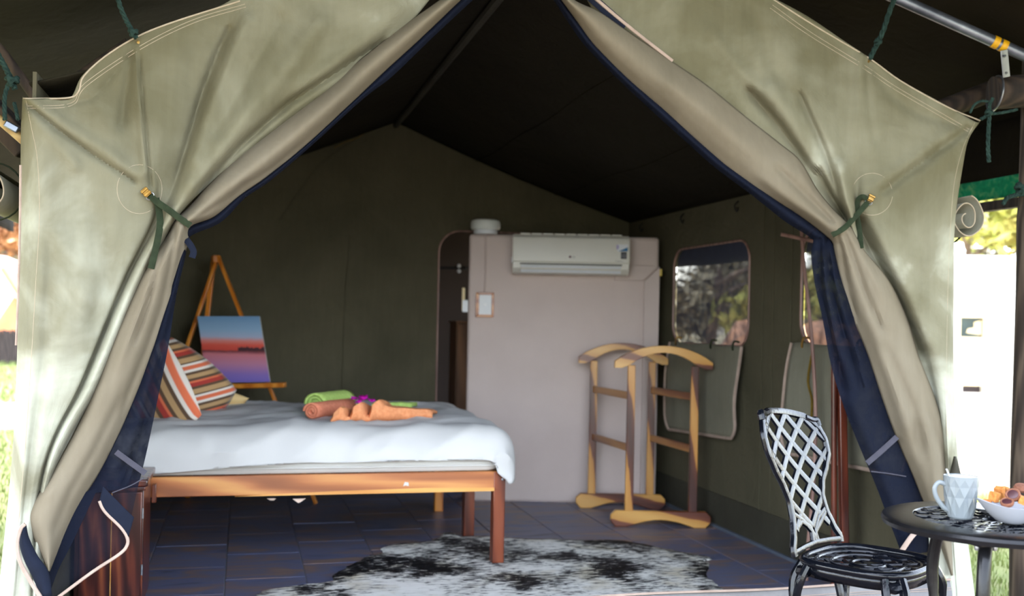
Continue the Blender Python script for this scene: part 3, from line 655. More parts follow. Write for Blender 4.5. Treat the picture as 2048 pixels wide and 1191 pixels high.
seamline([(52,200),(63,255),(75,320),(79,430),(72,560),(60,760),(44,970),(4,1390)], 'stitching', 'stitch', LC, .019); ribbon([(47,197),(80,197),(140,195),(158,181),(167,153),(210,113),(275,73),(350,43),(480,2)], .006, 'hem_edge', 'stitch', LC, .002, .002, skinned=True)
seamline([(41,330),(40,430),(37,560),(32,690)], 'zipper', 'bind', LC, -.035, .004)
disc(279, 378, 45, 49, 'reinforcing_patch', LC, .017)
MB().lathe([(.0, .0), (.006, .0), (.006, .006), (.003, .006)], onskin(277, 84, .004), 12, 'Y').build('eyelet', 'brass', LC)
def strapset(par, buck, path, tail, loop=None, rz=0.0):
    st = ribbon(path, .022, 'tie_strap', 'strap', par, .008, .0018, skinned=True, taut=True); 
    ribbon(tail, .022, 'strap_tail', 'strap', par, .014, .0018, skinned=True, taut=True)
    if loop: ribbon(loop, .020, 'strap_loop', 'strap', par, .014, .0018, skinned=True, taut=True)
    c = onskin(buck[0], buck[1], .012); n = (CAM - c).normalized(); a = onskin(buck[2], buck[3], .012) - c; a.normalize(); b = n.cross(a).normalized(); n = a.cross(b)
    R = Matrix((a, b, n)).transposed()
    mb = MB(); mb.box(c, (.030, .024, .006), R); mb.box(c + n * .006 - a * .006, (.010, .027, .008), R); mb.box(c + n * .006 + a * .008, (.008, .027, .006), R)
    bk = mb.build('buckle', 'brass', par, bevel=.0015)
    ring = [c - a * .019 + (a * cos(t) * .010 + b * sin(t) * .014) for t in [2 * pi * k / 16 for k in range(16)]]
    MB().tube(ring, .0018, 6, closed=True).build('ring', 'steel', par)
strapset(LC, (292, 384, 282, 374), [(300,390,.0),(312,402,.0),(335,418,.0),(358,435,.0),(381,451,.0)], [(312,396),(318,420),(320,450),(313,490),(302,537)])

# ---------------- right
RC = thing('door_curtain', 'olive canvas door curtain on the right, tied back beside the garden chair', 'curtain', front(1910, 1250), 0, 'tied back tent door curtains')
S = [
 [(1962,240,-.05),(1940,262,-.06),(1922,350,-.06),(1909,450,-.06),(1907,560,-.06),(1907,740,-.06),(1916,920,-.06),(1958,1262,-.06)],
 [(1950,243,.0),(1928,290,.012),(1911,360,.018),(1903,450,.018),(1898,560,.018),(1895,740,.018),(1898,920,.018),(1926,1262,.0)],
 [(1895,212,.0),(1875,290,.01),(1852,370,.014),(1845,450,.016),(1852,560,.03),(1882,740,.03),(1896,920,.012),(1916,1262,.0)],
 [(1800,160,-.008),(1795,260,-.002),(1785,365,.008),(1780,450,.014),(1818,560,.016),(1868,740,.01),(1892,920,.0),(1908,1262,.0)],
 [(1736,114,.01),(1738,240,.012),(1735,350,.012),(1732,450,.004),(1788,560,-.02),(1856,740,-.03),(1886,920,-.03),(1900,1262,.0)],
 [(1685,80,.0),(1700,215,-.004),(1710,345,-.01),(1718,450,-.03),(1768,560,-.05),(1838,740,-.05),(1876,920,-.04),(1893,1262,.0)],
 [(1610,30,.006),(1640,180,.016),(1684,330,.035),(1709,450,.02),(1752,560,-.06),(1822,740,-.06),(1868,920,-.05),(1889,1262,.0)],
 [(1520,-18,.012),(1575,140,.03),(1654,305,.03),(1703,449,.02),(1742,560,-.07),(1810,740,-.07),(1860,920,-.06),(1885,1262,.0)],
 [(1400,-85,.005),(1480,100,.015),(1604,275,.0),(1698,447,.0),(1734,560,-.08),(1800,740,-.08),(1852,920,-.07),(1881,1262,.0)],
 [(1260,-150,-.01),(1360,82,-.005),(1525,222,-.01),(1693,445,-.02),(1726,560,-.08),(1790,740,-.08),(1845,920,-.07),(1877,1262,.0)],
 [(1085,-160,-.03),(1236,92,-.04),(1410,218,-.05),(1668,452,-.04),(1720,560,-.08),(1782,740,-.08),(1840,920,-.07),(1873,1262,.0)],
]
crR = [([(1935,259),(1880,297),(1800,356),(1768,382)], 9, -.020), ([(1930,248),(1870,286),(1800,338),(1750,370)], 14, .012), ([(1925,275),(1890,310),(1850,350)], 14, .008),
       ([(1742,125),(1775,185),(1840,228),(1930,254)], 11, -.012), ([(1733,122),(1738,200),(1748,280)], 8, -.010), ([(1722,120),(1712,220),(1705,330)], 14, .012),
       ([(1545,180),(1610,290),(1672,410)], 22, .028), ([(1500,185),(1560,255),(1628,350),(1684,436)], 11, -.035), ([(1600,190),(1648,300),(1688,425)], 8, -.022), ([(1640,345),(1664,392),(1692,437)], 9, -.035), ([(1680,330),(1695,400),(1703,432)], 12, .022),
       ([(1722,446),(1752,515),(1795,600),(1838,700)], 15, -.050), ([(1760,470),(1800,560),(1850,680)], 20, .020), ([(1500,20),(1540,120),(1600,220)], 18, -.012), ([(1420,60),(1470,130),(1540,200)], 14, .012), ([(1480,10),(1472,80),(1440,150)], 4, .004), ([(1340,30),(1290,70)], 4, .004),
       ([(1850,420),(1870,500),(1860,600)], 24, .010), ([(1830,540),(1890,600)], 16, -.006)]
crR = [(a, b, c * 1.25) for a, b, c in crR]
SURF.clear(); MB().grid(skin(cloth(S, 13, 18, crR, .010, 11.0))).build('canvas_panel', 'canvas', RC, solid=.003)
U = V3([(1054,-96),(1100,-47),(1148,0),(1197,23),(1250,59),(1341,121),(1413,170),(1492,234),(1560,287),(1600,321),(1634,378),(1668,420),(1698,450),(1716,480),(1732,505),(1778,562),(1816,642),(1838,714),(1868,790),(1887,860),(1897,960),(1903,1060),(1906,1150)])
L = V3([(1042,-95),(1090,-47),(1122,0),(1155,48),(1190,95),(1260,165),(1333,227),(1390,280),(1447,329),(1503,370),(1550,400),(1600,432),(1648,468),(1665,484),(1669,505),(1682,558),(1706,634),(1736,710),(1766,800),(1792,872),(1830,960),(1865,1050),(1902,1150)])
crT = [([(1676,470),(1684,500),(1694,560),(1715,640)], 6, -.020), ([(1690,470),(1706,510),(1728,575),(1760,650)], 7, -.022), ([(1700,462),(1730,520),(1765,590)], 8, .016), ([(1790,592),(1820,650),(1838,712)], 6, -.022), ([(1772,700),(1800,760),(1826,820),(1842,900)], 11, -.022), ([(1740,640),(1780,740),(1812,850)], 14, .018), ([(1850,840),(1868,920),(1880,1010)], 10, .016), ([(1862,830),(1884,900),(1896,970)], 6, -.018),
       ([(1640,440),(1600,415),(1530,360)], 10, .012), ([(1660,440),(1620,400),(1560,340)], 8, -.022), ([(1675,440),(1640,400),(1600,345)], 7, .014), ([(1500,300),(1420,230),(1330,160)], 18, .014)]
MB().grid(skin(strip(U, L, 8, 6, lambda s: -.03 + .085 * sin(pi * min(1, .05 + s)) ** .7, crT, .006, 13.0))).build('folded_flap', 'canvas_back', RC, solid=.003)
NU = V3([(1048,-96),(1096,-47),(1128,0),(1162,46),(1198,92),(1268,162),(1340,224),(1398,277),(1455,326),(1510,366),(1556,396),(1606,428),(1652,466),(1668,484),(1676,505),(1690,560),(1716,640),(1746,716),(1774,804),(1802,880),(1832,955),(1848,1005),(1848,1062)])
NL = V3([(1032,-93),(1076,-45),(1107,0),(1139,48),(1174,96),(1244,166),(1314,231),(1374,285),(1429,334),(1484,375),(1524,406),(1572,444),(1620,474),(1626,486),(1622,510),(1630,570),(1646,642),(1661,725),(1683,800),(1716,885),(1752,971),(1778,1040),(1800,1098)])
crN = [([(1640,480),(1640,560),(1660,660),(1690,780)], 6, -.022), ([(1654,480),(1660,560),(1685,660),(1725,780)], 6, -.022), ([(1646,500),(1652,600),(1680,720)], 7, .018), ([(1660,500),(1680,600),(1720,720)], 6, .016), ([(1700,800),(1750,920),(1800,1040)], 12, .012)]
MB().grid(strip(NU, NL, 7, 6, lambda s: -.045 + .04 * sin(pi * s), crN, .004, 15.0)).build('insect_net', 'net', RC)
ribbon([(1734,926),(1762,902),(1794,873)], .022, 'hem_tape', 'nettape', RC, .004, .001); ribbon([(1742,942),(1775,946),(1812,952)], .005, 'hem_tape', 'nettape', RC, .004, .001)
ribbon([(1840,1054),(1822,1074),(1804,1100)], .020, 'hem_binding', 'bind', RC, .02, .003)
MB().grid(strip(V3([(1846,1000),(1862,1050),(1880,1100)]), V3([(1786,1040),(1796,1075),(1806,1110)]), 4, 5, lambda s: -.06, (), .004, 16)).build('net_hem', 'net', RC)
ribbon([(1140,-45),(1184,-4),(1250,54)], .034, 'net_edge', 'navy', RC, -.005, .002); ribbon([(1150,-42),(1191,-3),(1262,57),(1345,122)], .013, 'door_binding', 'bind', RC, .0, .003)
seamline([(1545,10),(1624,66),(1728,130),(1790,172),(1888,229),(1938,258)], 'stitching', 'stitch', RC, .012); seamline([(1540,16),(1620,72),(1725,136),(1788,178),(1886,235),(1936,263)], 'stitching', 'stitch', RC, .012)
ribbon([(1545,-2),(1630,52),(1736,115),(1800,161),(1895,214),(1960,241)], .006, 'hem_edge', 'stitch', RC, .002, .002, skinned=True)
seamline([(1950,244),(1927,292),(1909,362),(1901,450),(1896,560),(1893,740),(1896,920),(1924,1262)], 'stitching', 'stitch', RC, .019)
disc(1744, 388, 41, 42, 'reinforcing_patch', RC, .018)
MB().lathe([(.0, .0), (.007, .0), (.007, .006), (.0035, .006)], onskin(1737, 122, .004), 12, 'Y').build('eyelet', 'brass', RC)
strapset(RC, (1742, 396, 1748, 386), [(1736,404),(1722,420),(1704,440),(1688,456),(1664,470,.0)], [(1713,428),(1717,450),(1720,475),(1722,496)], [(1735,398,.004),(1726,393,.008),(1717,398,.008),(1714,412,.004),(1714,430)])
MB().grid(strip(V3([(1908,912),(1900,945),(1893,975),(1888,1010)]), V3([(1912,912),(1920,942),(1924,968),(1926,1010)]), 4, 5, lambda s: .03 + .02 * sin(pi * s), (), .003, 18)).build('mud_flap', 'skirt', RC, solid=.003)
# canvas sill across the doorway
SL = thing('door_sill', 'grey canvas threshold strip under the tent doorway', 'sill', (1.0, YF - .02, 0), 0)
P = [[Vector((XL + (XR - XL) * i / 60, YF - .015 + .01 * noise.noise(Vector((i * .2, j * .5, 2))) - .012 * j, .207 - .041 * j + .006 * noise.noise(Vector((i * .12, 0, 5))))) for j in range(6)] for i in range(61)]
MB().grid(P).build('sill_strip', 'sill', SL, solid=.003)
for dz, dy, r, mt in ((.210, .016, .005, 'bind'), (.178, .024, .0012, 'bind'), (.170, .026, .0012, 'bind'), (.11, .044, .0012, 'bind')):
    MB().tube([Vector((XL + (XR - XL) * i / 30, YF - dy - .006, dz + .006 * noise.noise(Vector((i * .24, 0, 5))))) for i in range(31)], r, 6).build('piping' if r > .003 else 'stitching', mt, SL)

# ================================================================== INSIDE: BED, RACK, AIR CONDITIONER
# bed: X from the left wall to the foot, two frames pushed together
bed = thing('bed', 'wide wooden bed frame of orange rails on dark square legs', 'bed', (0.30, 5.98, 0))
FX, HX, NY, FY = 1.315, -0.64, 5.19, 6.78
def wbox(x0, x1, y0, y1, z0, z1, name, mat, par, bevel=.003): return MB().box(((x0 + x1) / 2, (y0 + y1) / 2, (z0 + z1) / 2), (x1 - x0, y1 - y0, z1 - z0)).build(name, mat, par, bevel=bevel)
wbox(HX, FX - .045, NY, NY + .04, .385, .480, 'side_rail', 'rail', bed)
# sapwood edge along the lower front of the rail
mb = MB(); q = [(-.02, .381), (FX - .047, .381), (FX - .047, .398), (.9, .404), (.45, .397), (.1, .386)]
mb.prism(q, lambda a, b: Vector((a, NY - .002, b)), lambda a, b: Vector((a, NY + .02, b))).build('sapwood_edge', 'sap', bed, fix=True)
wbox(HX, FX - .045, FY - .04, FY, .385, .480, 'side_rail', 'rail', bed)
wbox(HX, FX - .045, 5.955, 5.995, .385, .470, 'centre_rail', 'rail', bed)
wbox(FX - .045, FX - .01, NY + .04, FY - .04, .385, .47, 'foot_rail', 'bed_dark', bed)
for y, zb in ((NY + .028, .0135), (5.93, .001)): wbox(FX - .062, FX, y - .03, y + .03, zb, .478, 'leg', 'bed_dark', bed, .004)
wbox(FX - .085, FX - .03, FY - .075, FY - .02, 0.001, .40, 'leg', 'pine', bed, .004)
for y in (NY + .03, FY - .04): wbox(HX, HX + .06, y - .03, y + .03, 0.001, .46, 'leg', 'bed_dark', bed, .004)
for k in range(9):
    x = HX + .12 + k * .225; wbox(x, x + .07, NY + .04, FY - .04, .435, .455, 'slat', 'pine', bed, .002)
c = Vector((FX - .016, NY - .003, .44)); MB().lathe([(.0, -.004), (.006, -.003), (.007, .002)], c, 12, 'Y').build('screw', 'steel', bed)
# small paint scrape and label tags below the rail
MB().prism([(0, 0), (.012, .004), (.028, .0), (.026, .018), (.008, .020)], lambda a, b: Vector((.79 + a, NY - .0035, .415 + b)), lambda a, b: Vector((.79 + a, NY - .0005, .415 + b))).build('paint_scrape', 'white_cotton', bed, fix=True)
def drape(X0, X1, Y0, Y1, zt, r, low, name, mat, res=.028, amp=.012, seed=0, label=None, cat=None, par=None, side=0.03, foot=True, lowfn=None):
    """cloth laid over a box and falling round its near, far and foot edges"""
    hang = r * pi / 2 + max(0, zt - low - r)
    u1 = X1 - r + (hang if foot else r); vlo, vhi = Y0 + r - hang, Y1 - r + hang
    nu, nv = int((u1 - X0) / res), int((vhi - vlo) / res); P = []
    for i in range(nu + 1):
        row = []
        for j in range(nv + 1):
            u = X0 + (u1 - X0) * i / nu; v = vlo + (vhi - vlo) * j / nv
            ex = max(0, u - (X1 - r)); ey = (v - (Y1 - r)) if v > Y1 - r else ((Y0 + r) - v if v < Y0 + r else 0); sy = 1 if v > Y1 - r else -1
            e = math.hypot(ex, ey)
            bx, by = min(u, X1 - r), min(max(v, Y0 + r), Y1 - r)
            if e < 1e-9: h, d = 0, 0
            elif e < r * pi / 2: h, d = r * sin(e / r), r * (1 - cos(e / r))
            else:
                h, d = r, r + e - r * pi / 2
                d = min(d, zt - low) if lowfn is None else min(d, zt - lowfn(u, v))
            dx, dy = (ex / e, sy * ey / e) if e > 1e-9 else (0, 0)
            p = Vector((bx + dx * h, by + dy * h, zt - d))
            n1 = noise.noise(Vector((u * 2.1 + seed, v * 3.0 - u * 1.6, seed))); n2 = noise.noise(Vector((u * 5.0 - v * 7 + seed, v * 6 + u * 4, 3 + seed)))
            ridge = 1 - abs(noise.noise(Vector((u * 1.5 + 1.8 * v + seed, (v - .55 * u) * 5.0, 7 + seed))))
            k = amp * (n1 + .45 * n2) + amp * .9 * (ridge ** 6)
            if d > 0: p += Vector((dx, dy, .35)) * k + Vector((dx, dy, 0)) * side * sin(min(1, d / (zt - low)) * pi * .75)
            else: p.z += k * .9
            row.append(p)
        P.append(row)
    o = MB().grid(P).build(name, mat, par, solid=.006)
    return tag(o, label, cat)
matt = thing('mattress', 'white sheeted mattress lying on the wooden bed frame', 'mattress', (0.25, 5.98, .482))
mp = [rrect(HX + .03, FX - .02, NY + .015, FY - .015, .06, 5)]
mb = MB(); rr = []
for z, ins in ((.484, .012), (.496, .0), (.53, -.012), (.60, -.008), (.635, .01), (.645, .05)):
    rr.append([Vector((x + (-ins if x > .3 else ins), y + (-ins if y > 5.98 else ins) + .004 * noise.noise(Vector((x * 3, y * 3, z * 9))), z)) for x, y in mp[0]])
mb.grid(rr, closev=True); n = len(mp[0]); mb.f += [tuple(range(n - 1, -1, -1)), tuple((len(rr) - 1) * n + k for k in range(n))]
mb.build('mattress_body', 'white_sheet', matt, fix=True)
MB().tube([Vector((x + (.012 if x > .3 else -.012), y + (.012 if y > 5.98 else -.012), .512)) for x, y in mp[0]], .005, 6, closed=True).build('piping', 'white_sheet', matt)
def lowf(u, v):
    base = .545 - .055 * max(0, min(1, (.3 - u) / .9)) + .012 * noise.noise(Vector((u * 2, v, 3)))
    corner = max(0, (u - (FX - .10)) / .25)
    return base - .10 * min(1, corner) - (.03 if u > FX - .02 else 0)
duv = drape(HX + .05, FX + .048, NY - .02, FY + .02, .705, .13, .45, 'duvet', 'white_cotton', amp=.024, seed=2.0, label='plain white duvet spread over the bed and hanging at its foot', cat='duvet', side=.02, lowfn=lowf)

# striped cushions against the head of the bed, cream pillow behind them
def pillow(name, c, w, h, t, R, mat, label, cat, group=None, pinch=.12):
    P = []; N = 22
    for sgn in (1, -1):
        G = []
        for i in range(N + 1):
            row = []
            for j in range(N + 1):
                a, b = -1 + 2 * i / N, -1 + 2 * j / N
                k = (max(0, 1 - a * a) * max(0, 1 - b * b)) ** .42
                sx = 1 - pinch * (1 - abs(a)) * 0 - pinch * .55 * (1 - a * a) * abs(b) ** 3; sy = 1 - pinch * .55 * (1 - b * b) * abs(a) ** 3
                row.append(Vector((a * w / 2 * sy, b * h / 2 * sx, sgn * t / 2 * k)) )
            G.append(row)
        P.append(G)
    mb = MB(); mb.grid(P[0]); mb.grid([list(reversed(r)) for r in P[1]])
    o = mb.build(name, mat, None, origin=Vector((0, 0, 0)), angle=3.2)
    import bmesh
    bm = bmesh.new(); bm.from_mesh(o.data); bmesh.ops.remove_doubles(bm, verts=bm.verts, dist=1e-5); bmesh.ops.recalc_face_normals(bm, faces=bm.faces); bm.to_mesh(o.data); bm.free()
    M = Matrix.Translation(Vector(c)) @ R.to_4x4(); o.matrix_world = M; WM[o.name] = M
    return tag(o, label, cat, group)
MT['stripeA'] = stripemat('striped cushion cotton', 1, 4.0)
def basis(right, up):
    r = Vector(right).normalized(); u = Vector(up); u = (u - r * u.dot(r)).normalized(); n = r.cross(u)
    return Matrix((r, u, n)).transposed()
# rear cushion: stripes run across, leans towards the head end
pc = at(352, 792, 5.88); pillow('cushion', pc, .47, .47, .19, basis(RT0 * .70 - UP0 * .62 + FW * .30, RT0 * .58 + UP0 * .78 + FW * .2), 'stripeB', 'striped cushion standing behind another striped cushion at the bed head', 'cushion', 'striped cushions', -.22)
pc = at(306, 798, 5.40); pillow('cushion', pc, .46, .44, .16, basis(UP0 * .80 - RT0 * .50 + FW * .25, RT0 * .80 + UP0 * .46 - FW * .30), 'stripeA', 'striped cushion in front, its lower corner resting on the white duvet', 'cushion', 'striped cushions', -.16)
pc = at(425, 806, 6.28); pillow('pillow', pc, .36, .26, .11, basis(RT0 * .9 + FW * .4 - UP0 * .30, UP0 * .6 - FW * .5 + RT0 * .3), 'cream', 'cream pillow peeping out behind the striped cushions', 'pillow')

# towels and flower
def roll(p0, p1, r, name, mat, label, group, turns=2.6, squash=.92):
    p0, p1 = Vector(p0), Vector(p1); d = (p1 - p0).normalized(); a = d.cross(UP0).normalized(); b = a.cross(d); n = 72; P = []
    for s in range(9):
        q = p0.lerp(p1, s / 8); row = []
        for k in range(n + 1):
            t = k / n; ang = t * turns * 2 * pi - .6; rad = r * (.18 + .82 * t) + .0035 * noise.noise(Vector((ang, s * .8, 1)))
            if s in (0, 8): rad *= .985
            row.append(q + a * cos(ang) * rad + b * sin(ang) * rad * squash)
        P.append(row)
    return tag(MB().grid(P).build(name, mat, None, solid=r * .22), label, 'towel', group)
roll(at(622, 822, 5.49), at(699, 812, 5.87), .047, 'rolled_towel', 'orange', 'coral rolled towel showing its spiral end on the white duvet', 'rolled towels on the bed')
roll(at(630, 808, 5.80), at(692, 800, 6.12), .066, 'rolled_towel', 'lime', 'lime green rolled towel resting behind the coral roll', 'rolled towels on the bed')
def foldtowel(A, B_, hs, name, mat, label, w, thick, wf=None, back=None):
    n = 60; rows = []; back = back or (RT0 * .12 + FW * .99)
    for i in range(n + 1):
        s = i / n; k = s * (len(hs) - 1); i0 = min(int(k), len(hs) - 2); t = k - i0; t = t * t * (3 - 2 * t)
        h = hs[i0] * (1 - t) + hs[i0 + 1] * t; p = Vector(A).lerp(Vector(B_), s); ww = w * (wf(s) if wf else 1)
        rows.append([p - back * .004 + UP0 * -.008, p - back * (.004 + .25 * h) + UP0 * (h * .55)] + [p + back * (ww * q / 8) + UP0 * (h * (1 - .45 * (q / 8) ** 2) + .004 * noise.noise(Vector((s * 9, q * .4, 4)))) for q in range(9)])
    return tag(MB().grid(rows).build(name, mat, None, solid=thick), label, 'towel')
foldtowel(on_z(662, 842, .720), on_z(864, 833, .720), [.0, .045, .066, .012, .008, .070, .084, .016, .010, .080, .094, .066, .058, .054, .050, .047, .044, .042, .040, .038, .036, .034, .020], 'folded_towel', 'orange2', 'peach towel pleated at one end and spread flat beside the coral roll', .24, .016, lambda t: .62 + .38 * sin(pi * min(1, t * 1.02)))
foldtowel(on_z(742, 818, .722), on_z(823, 816, .722), [.020, .024, .024, .020], 'folded_towel', 'lime', 'flat lime green towel folded behind the peach towel', .16, .024)
flw = thing('flower', 'magenta flower blossom laid on the peach towel', 'flower', at(728, 806, 5.86))
rnd = random.Random(3)
for (px, py, n, sc) in ((708, 799, 8, .9), (727, 800, 12, 1.25), (744, 804, 8, .9), (718, 806, 8, .9)):
    mb = MB(); c = at(px, py, 5.72)
    for k in range(n):
        t = 2 * pi * k / n + rnd.random(); e = rnd.uniform(.1, 1.0); d = Vector((cos(t) * cos(e), sin(t) * cos(e), sin(e))); s = d.cross(UP0).normalized(); L = .034 * sc; w = .017 * sc; u = s.cross(d)
        mb.add([c, c + d * L * .5 + s * w + u * .004, c + d * L - u * .004, c + d * L * .5 - s * w + u * .004, c + d * L * .5 + u * .008], [(0, 1, 4), (1, 2, 4), (2, 3, 4), (3, 0, 4)])
    mb.build('blossom', 'magenta', flw)
MB().tube([at(712, 808, 5.87), at(720, 810, 5.86), at(735, 810, 5.86)], .003, 6).build('stem', 'lime', flw)
# pale cloth labels hanging below the rail
for i, q in enumerate(([(585, 997), (612, 996), (600, 1004), (596, 1005)], [(534, 996), (552, 996), (548, 1000), (540, 1000)])):
    a = [at(x, y, 5.17) for x, y in q]
    mb = MB(); mb.add(a + [p + FW * .002 for p in a], [(0, 1, 2, 3), (7, 6, 5, 4), (0, 4, 5, 1), (1, 5, 6, 2), (2, 6, 7, 3), (3, 7, 4, 0)]); mb.build('cloth_label', 'pinkcard', matt, smooth=False)

# bedside cabinet of dark figured wood
cb = thing('bedside_cabinet', 'dark figured wood bedside cabinet behind the left door curtain', 'cabinet', (-.64, 4.89, 0))
CX0, CX1, CY0, CY1, CH = -.665, -.392, 4.70, 5.07, .545
wbox(CX0, CX1, CY0 + .022, CY1, .002, CH - .03, 'body', 'sheesham', cb, .003)
wbox(CX0 - .015, CX1 + .018, CY0 - .015, CY1 + .012, CH - .03, CH, 'top', 'sheesham', cb, .006)
wbox(CX0 - .006, CX1 + .008, CY0 - .006, CY1, CH - .048, CH - .031, 'top_moulding', 'sheesham', cb, .004)
dr = wbox(CX0 + .02, CX1 - .006, CY0, CY0 + .02, .05, CH - .055, 'door', 'sheesham', cb, .003)
wbox(CX0 + .145, CX0 + .149, CY0 - .004, CY0 + .002, .05, CH - .055, 'sapwood_line', 'sap', dr, .001)
for z in (.16, .40): MB().tube([(CX1 - .002, CY0 + .004, z - .022), (CX1 - .002, CY0 + .004, z + .022)], .0045, 8).build('hinge', 'steel', dr)
wbox(CX1 + .002, CX1 + .022, NY - .09, NY - .05, .375, .46, 'side_block', 'bed_dark', cb, .003)

# easel with the painting
es = thing('easel', 'orange pine easel standing behind the bed', 'easel', CW(-1.9, 7.10, 0))
ED = 7.02
def leg(p0, p1, w, h, mat='pine', name='leg'):
    p1 = p0 + (p1 - p0) * ((p0.z - .002) / (p0.z - p1.z))
    return MB().beam(p0, p1, w, h, up=FW).build(name, mat, es, bevel=.003)
leg(at(436, 512, ED + .03), at(360, 735, ED - .02) + (at(360, 735, ED) - at(436, 512, ED)) * .62, .022, .036)
leg(at(436, 512, ED + .02), at(556, 815, ED - .02) + (at(556, 815, ED) - at(436, 512, ED)) * .55, .022, .036)
leg(at(428, 512, ED + .05), at(414, 640, ED + .07) + (at(414, 640, ED + .07) - at(428, 512, ED + .05)) * 1.2, .030, .026, name='rear_leg')
MB().beam(at(350, 774, ED - .115), at(571, 769, ED - .115), .07, .030).build('tray', 'pine', es, bevel=.003)
MB().box(at(433, 518, ED + .03), (.05, .06, .05)).build('head_block', 'pine', es, bevel=.006)
pa = [at(413, 765, ED - .135), at(540, 763, ED - .135), at(519, 632, ED - .055), at(395, 632, ED - .055)]
nrm = (pa[1] - pa[0]).cross(pa[3] - pa[0]).normalized()
if nrm.dot(CAM - pa[0]) < 0: nrm = -nrm
pt = thing('painting', 'small square sunset painting standing on the orange easel', 'painting', (pa[0] + pa[1]) / 2)
mb = MB(); mb.add(pa + [p - nrm * .018 for p in pa], [(0, 1, 2, 3), (7, 6, 5, 4), (0, 4, 5, 1), (1, 5, 6, 2), (2, 6, 7, 3), (3, 7, 4, 0)]); mb.build('canvas_block', 'white_sheet', pt, smooth=False)
R = [pa[0].lerp(pa[1], .004) + nrm * .0012, pa[1] + nrm * .0012, pa[2] + nrm * .0012, pa[3] + nrm * .0012]
mb = MB(); N = 10; mb.grid([[R[0].lerp(R[1], i / N).lerp(R[3].lerp(R[2], i / N), j / N) for j in range(N + 1)] for i in range(N + 1)]); mb.build('picture', 'sunset', pt, smooth=False)

# slatted clothes rack: two arched end frames joined by rungs
RK = thing('clothes_rack', 'two tone wooden clothes rack with arched tops in front of the partition', 'rack', CW(.84, 6.80, 0), -PSI)
def rk(xc, d, z): return Vector((xc, d, z))  # local: x across, y away, z up
Minv = None
def frame_end(xc, d, w):
    L = lambda x, y, z: Vector((x + xc - .84, y + d - 6.80, z))
    def profile(poly, y0, y1, name, mat, bev=.005): return MB().prism(poly, lambda a, b: L(a, y0, b), lambda a, b: L(a, y1, b)).build(name, mat, RK, local=True, bevel=bev, fix=True)
    h = w / 2
    base = [(-h, .035), (-h + .03, .0), (-h + .10, .0)] + [(-h + .10 + (w - .20) * k / 10, .045 * sin(pi * k / 10)) for k in range(1, 10)] + [(h - .10, .0), (h - .03, .0), (h, .035), (h, .07), (h - .03, .10), (-h + .03, .10), (-h, .07)]
    profile(base, -.02, .02, 'base', 'rack_x')
    for s in (-1, 1):
        profile([(s * .195 - .026, .095), (s * .195 + .026, .095), (s * .195 + .023, .99), (s * .195 - .023, .99)], -.017, .017, 'upright', 'rack_z', .003)
    A = []
    for k in range(15):
        t = -1 + 2 * k / 14; A.append((t * .300, .985 + .105 * (1 - t * t) ** .9 * .95 + .028))
    B = []
    for k in range(15):
        t = 1 - 2 * k / 14; q = max(0, 1 - (t / .78) ** 2); B.append((t * .300, .972 + .098 * q))
    profile(A + B, -.03, .03, 'arched_top', 'rack_x', .006)
frame_end(.935, 6.45, .615); frame_end(.752, 7.06, .60)
a0, a1 = Vector((.935 - .84, 6.45 - 6.80, 0)), Vector((.752 - .84, 7.06 - 6.80, 0))
for z in (.80, .48):
    for s in (-1, 1):
        o = Vector((s * .195, 0, z)); MB().beam(a0 + o + (a1 - a0) * .02, a1 + o - (a1 - a0) * .02, .022, .045).build('rung', 'rack_y', RK, local=True, bevel=.003)

# air conditioner on the partition
ac = thing('air_conditioner', 'white split air conditioner on the mauve partition wall', 'air conditioner', pfr(.39, 1.55))
A0, A1, ZB, ZT = -.004, .783, 1.572, 1.838
def acp(x, z, off): return pfr(x, z, off)
def acsec(prof, x0, x1, name, mat, par, n=1, bevel=.004):
    mb = MB(); rows = [[acp(x, z, o) for o, z in prof] for x in (x0, x1)]
    k = len(prof); mb.add(rows[0] + rows[1], [tuple(range(k)), tuple(range(2 * k - 1, k - 1, -1))] + [(i, i + k, (i + 1) % k + k, (i + 1) % k) for i in range(k)])
    return mb.build(name, mat, par, bevel=bevel, fix=True, angle=.5)
acsec([(0, ZB - .004), (.14, ZB + .0), (.175, ZB + .03), (.178, ZB + .08), (.165, ZT - .035), (.13, ZT - .004), (0, ZT)], A0, A1, 'body', 'plastic', ac)
acsec([(.178, ZB + .072), (.192, ZB + .074), (.188, ZT - .060), (.176, ZT - .022), (.160, ZT - .020)], A0 - .002, A1 + .002, 'front_panel', 'plastic', ac, bevel=.006)
lv = acsec([(.150, ZB + .006), (.156, ZB + .004), (.1845, ZB + .052), (.179, ZB + .054)], A0 + .055, A1 - .055, 'louver', 'plastic2', ac, bevel=.001)
acsec([(.160, ZB + .048), (.182, ZB + .060), (.183, ZB + .066), (.160, ZB + .060)], A0 + .05, A1 - .05, 'outlet_gap', 'dark_ink', ac, bevel=0)
for k in range(9):
    x = A0 + .05 + k * .078; acsec([(.05, ZT - .002), (.12, ZT - .004), (.12, ZT + .006), (.05, ZT + .006)], x, x + .066, 'intake_grille', 'plastic', ac, bevel=.001)
def acflat(poly, name, mat, lift=.0):
    # thin print on the sloping front panel
    def f(a, b, e): 
        t = (b - (ZB + .074)) / ((ZT - .060) - (ZB + .074)); return acp(a, b, .192 - .004 * t + e)
    return MB().prism(poly, lambda a, b: f(a, b, .0008 + lift), lambda a, b: f(a, b, -.002)).build(name, mat, ac, smooth=False, fix=True)
acflat([(A1 - .085, ZT - .112), (A1 - .012, ZT - .112), (A1 - .012, ZT - .064), (A1 - .085, ZT - .064)], 'sticker', 'plastic2', -.0002)
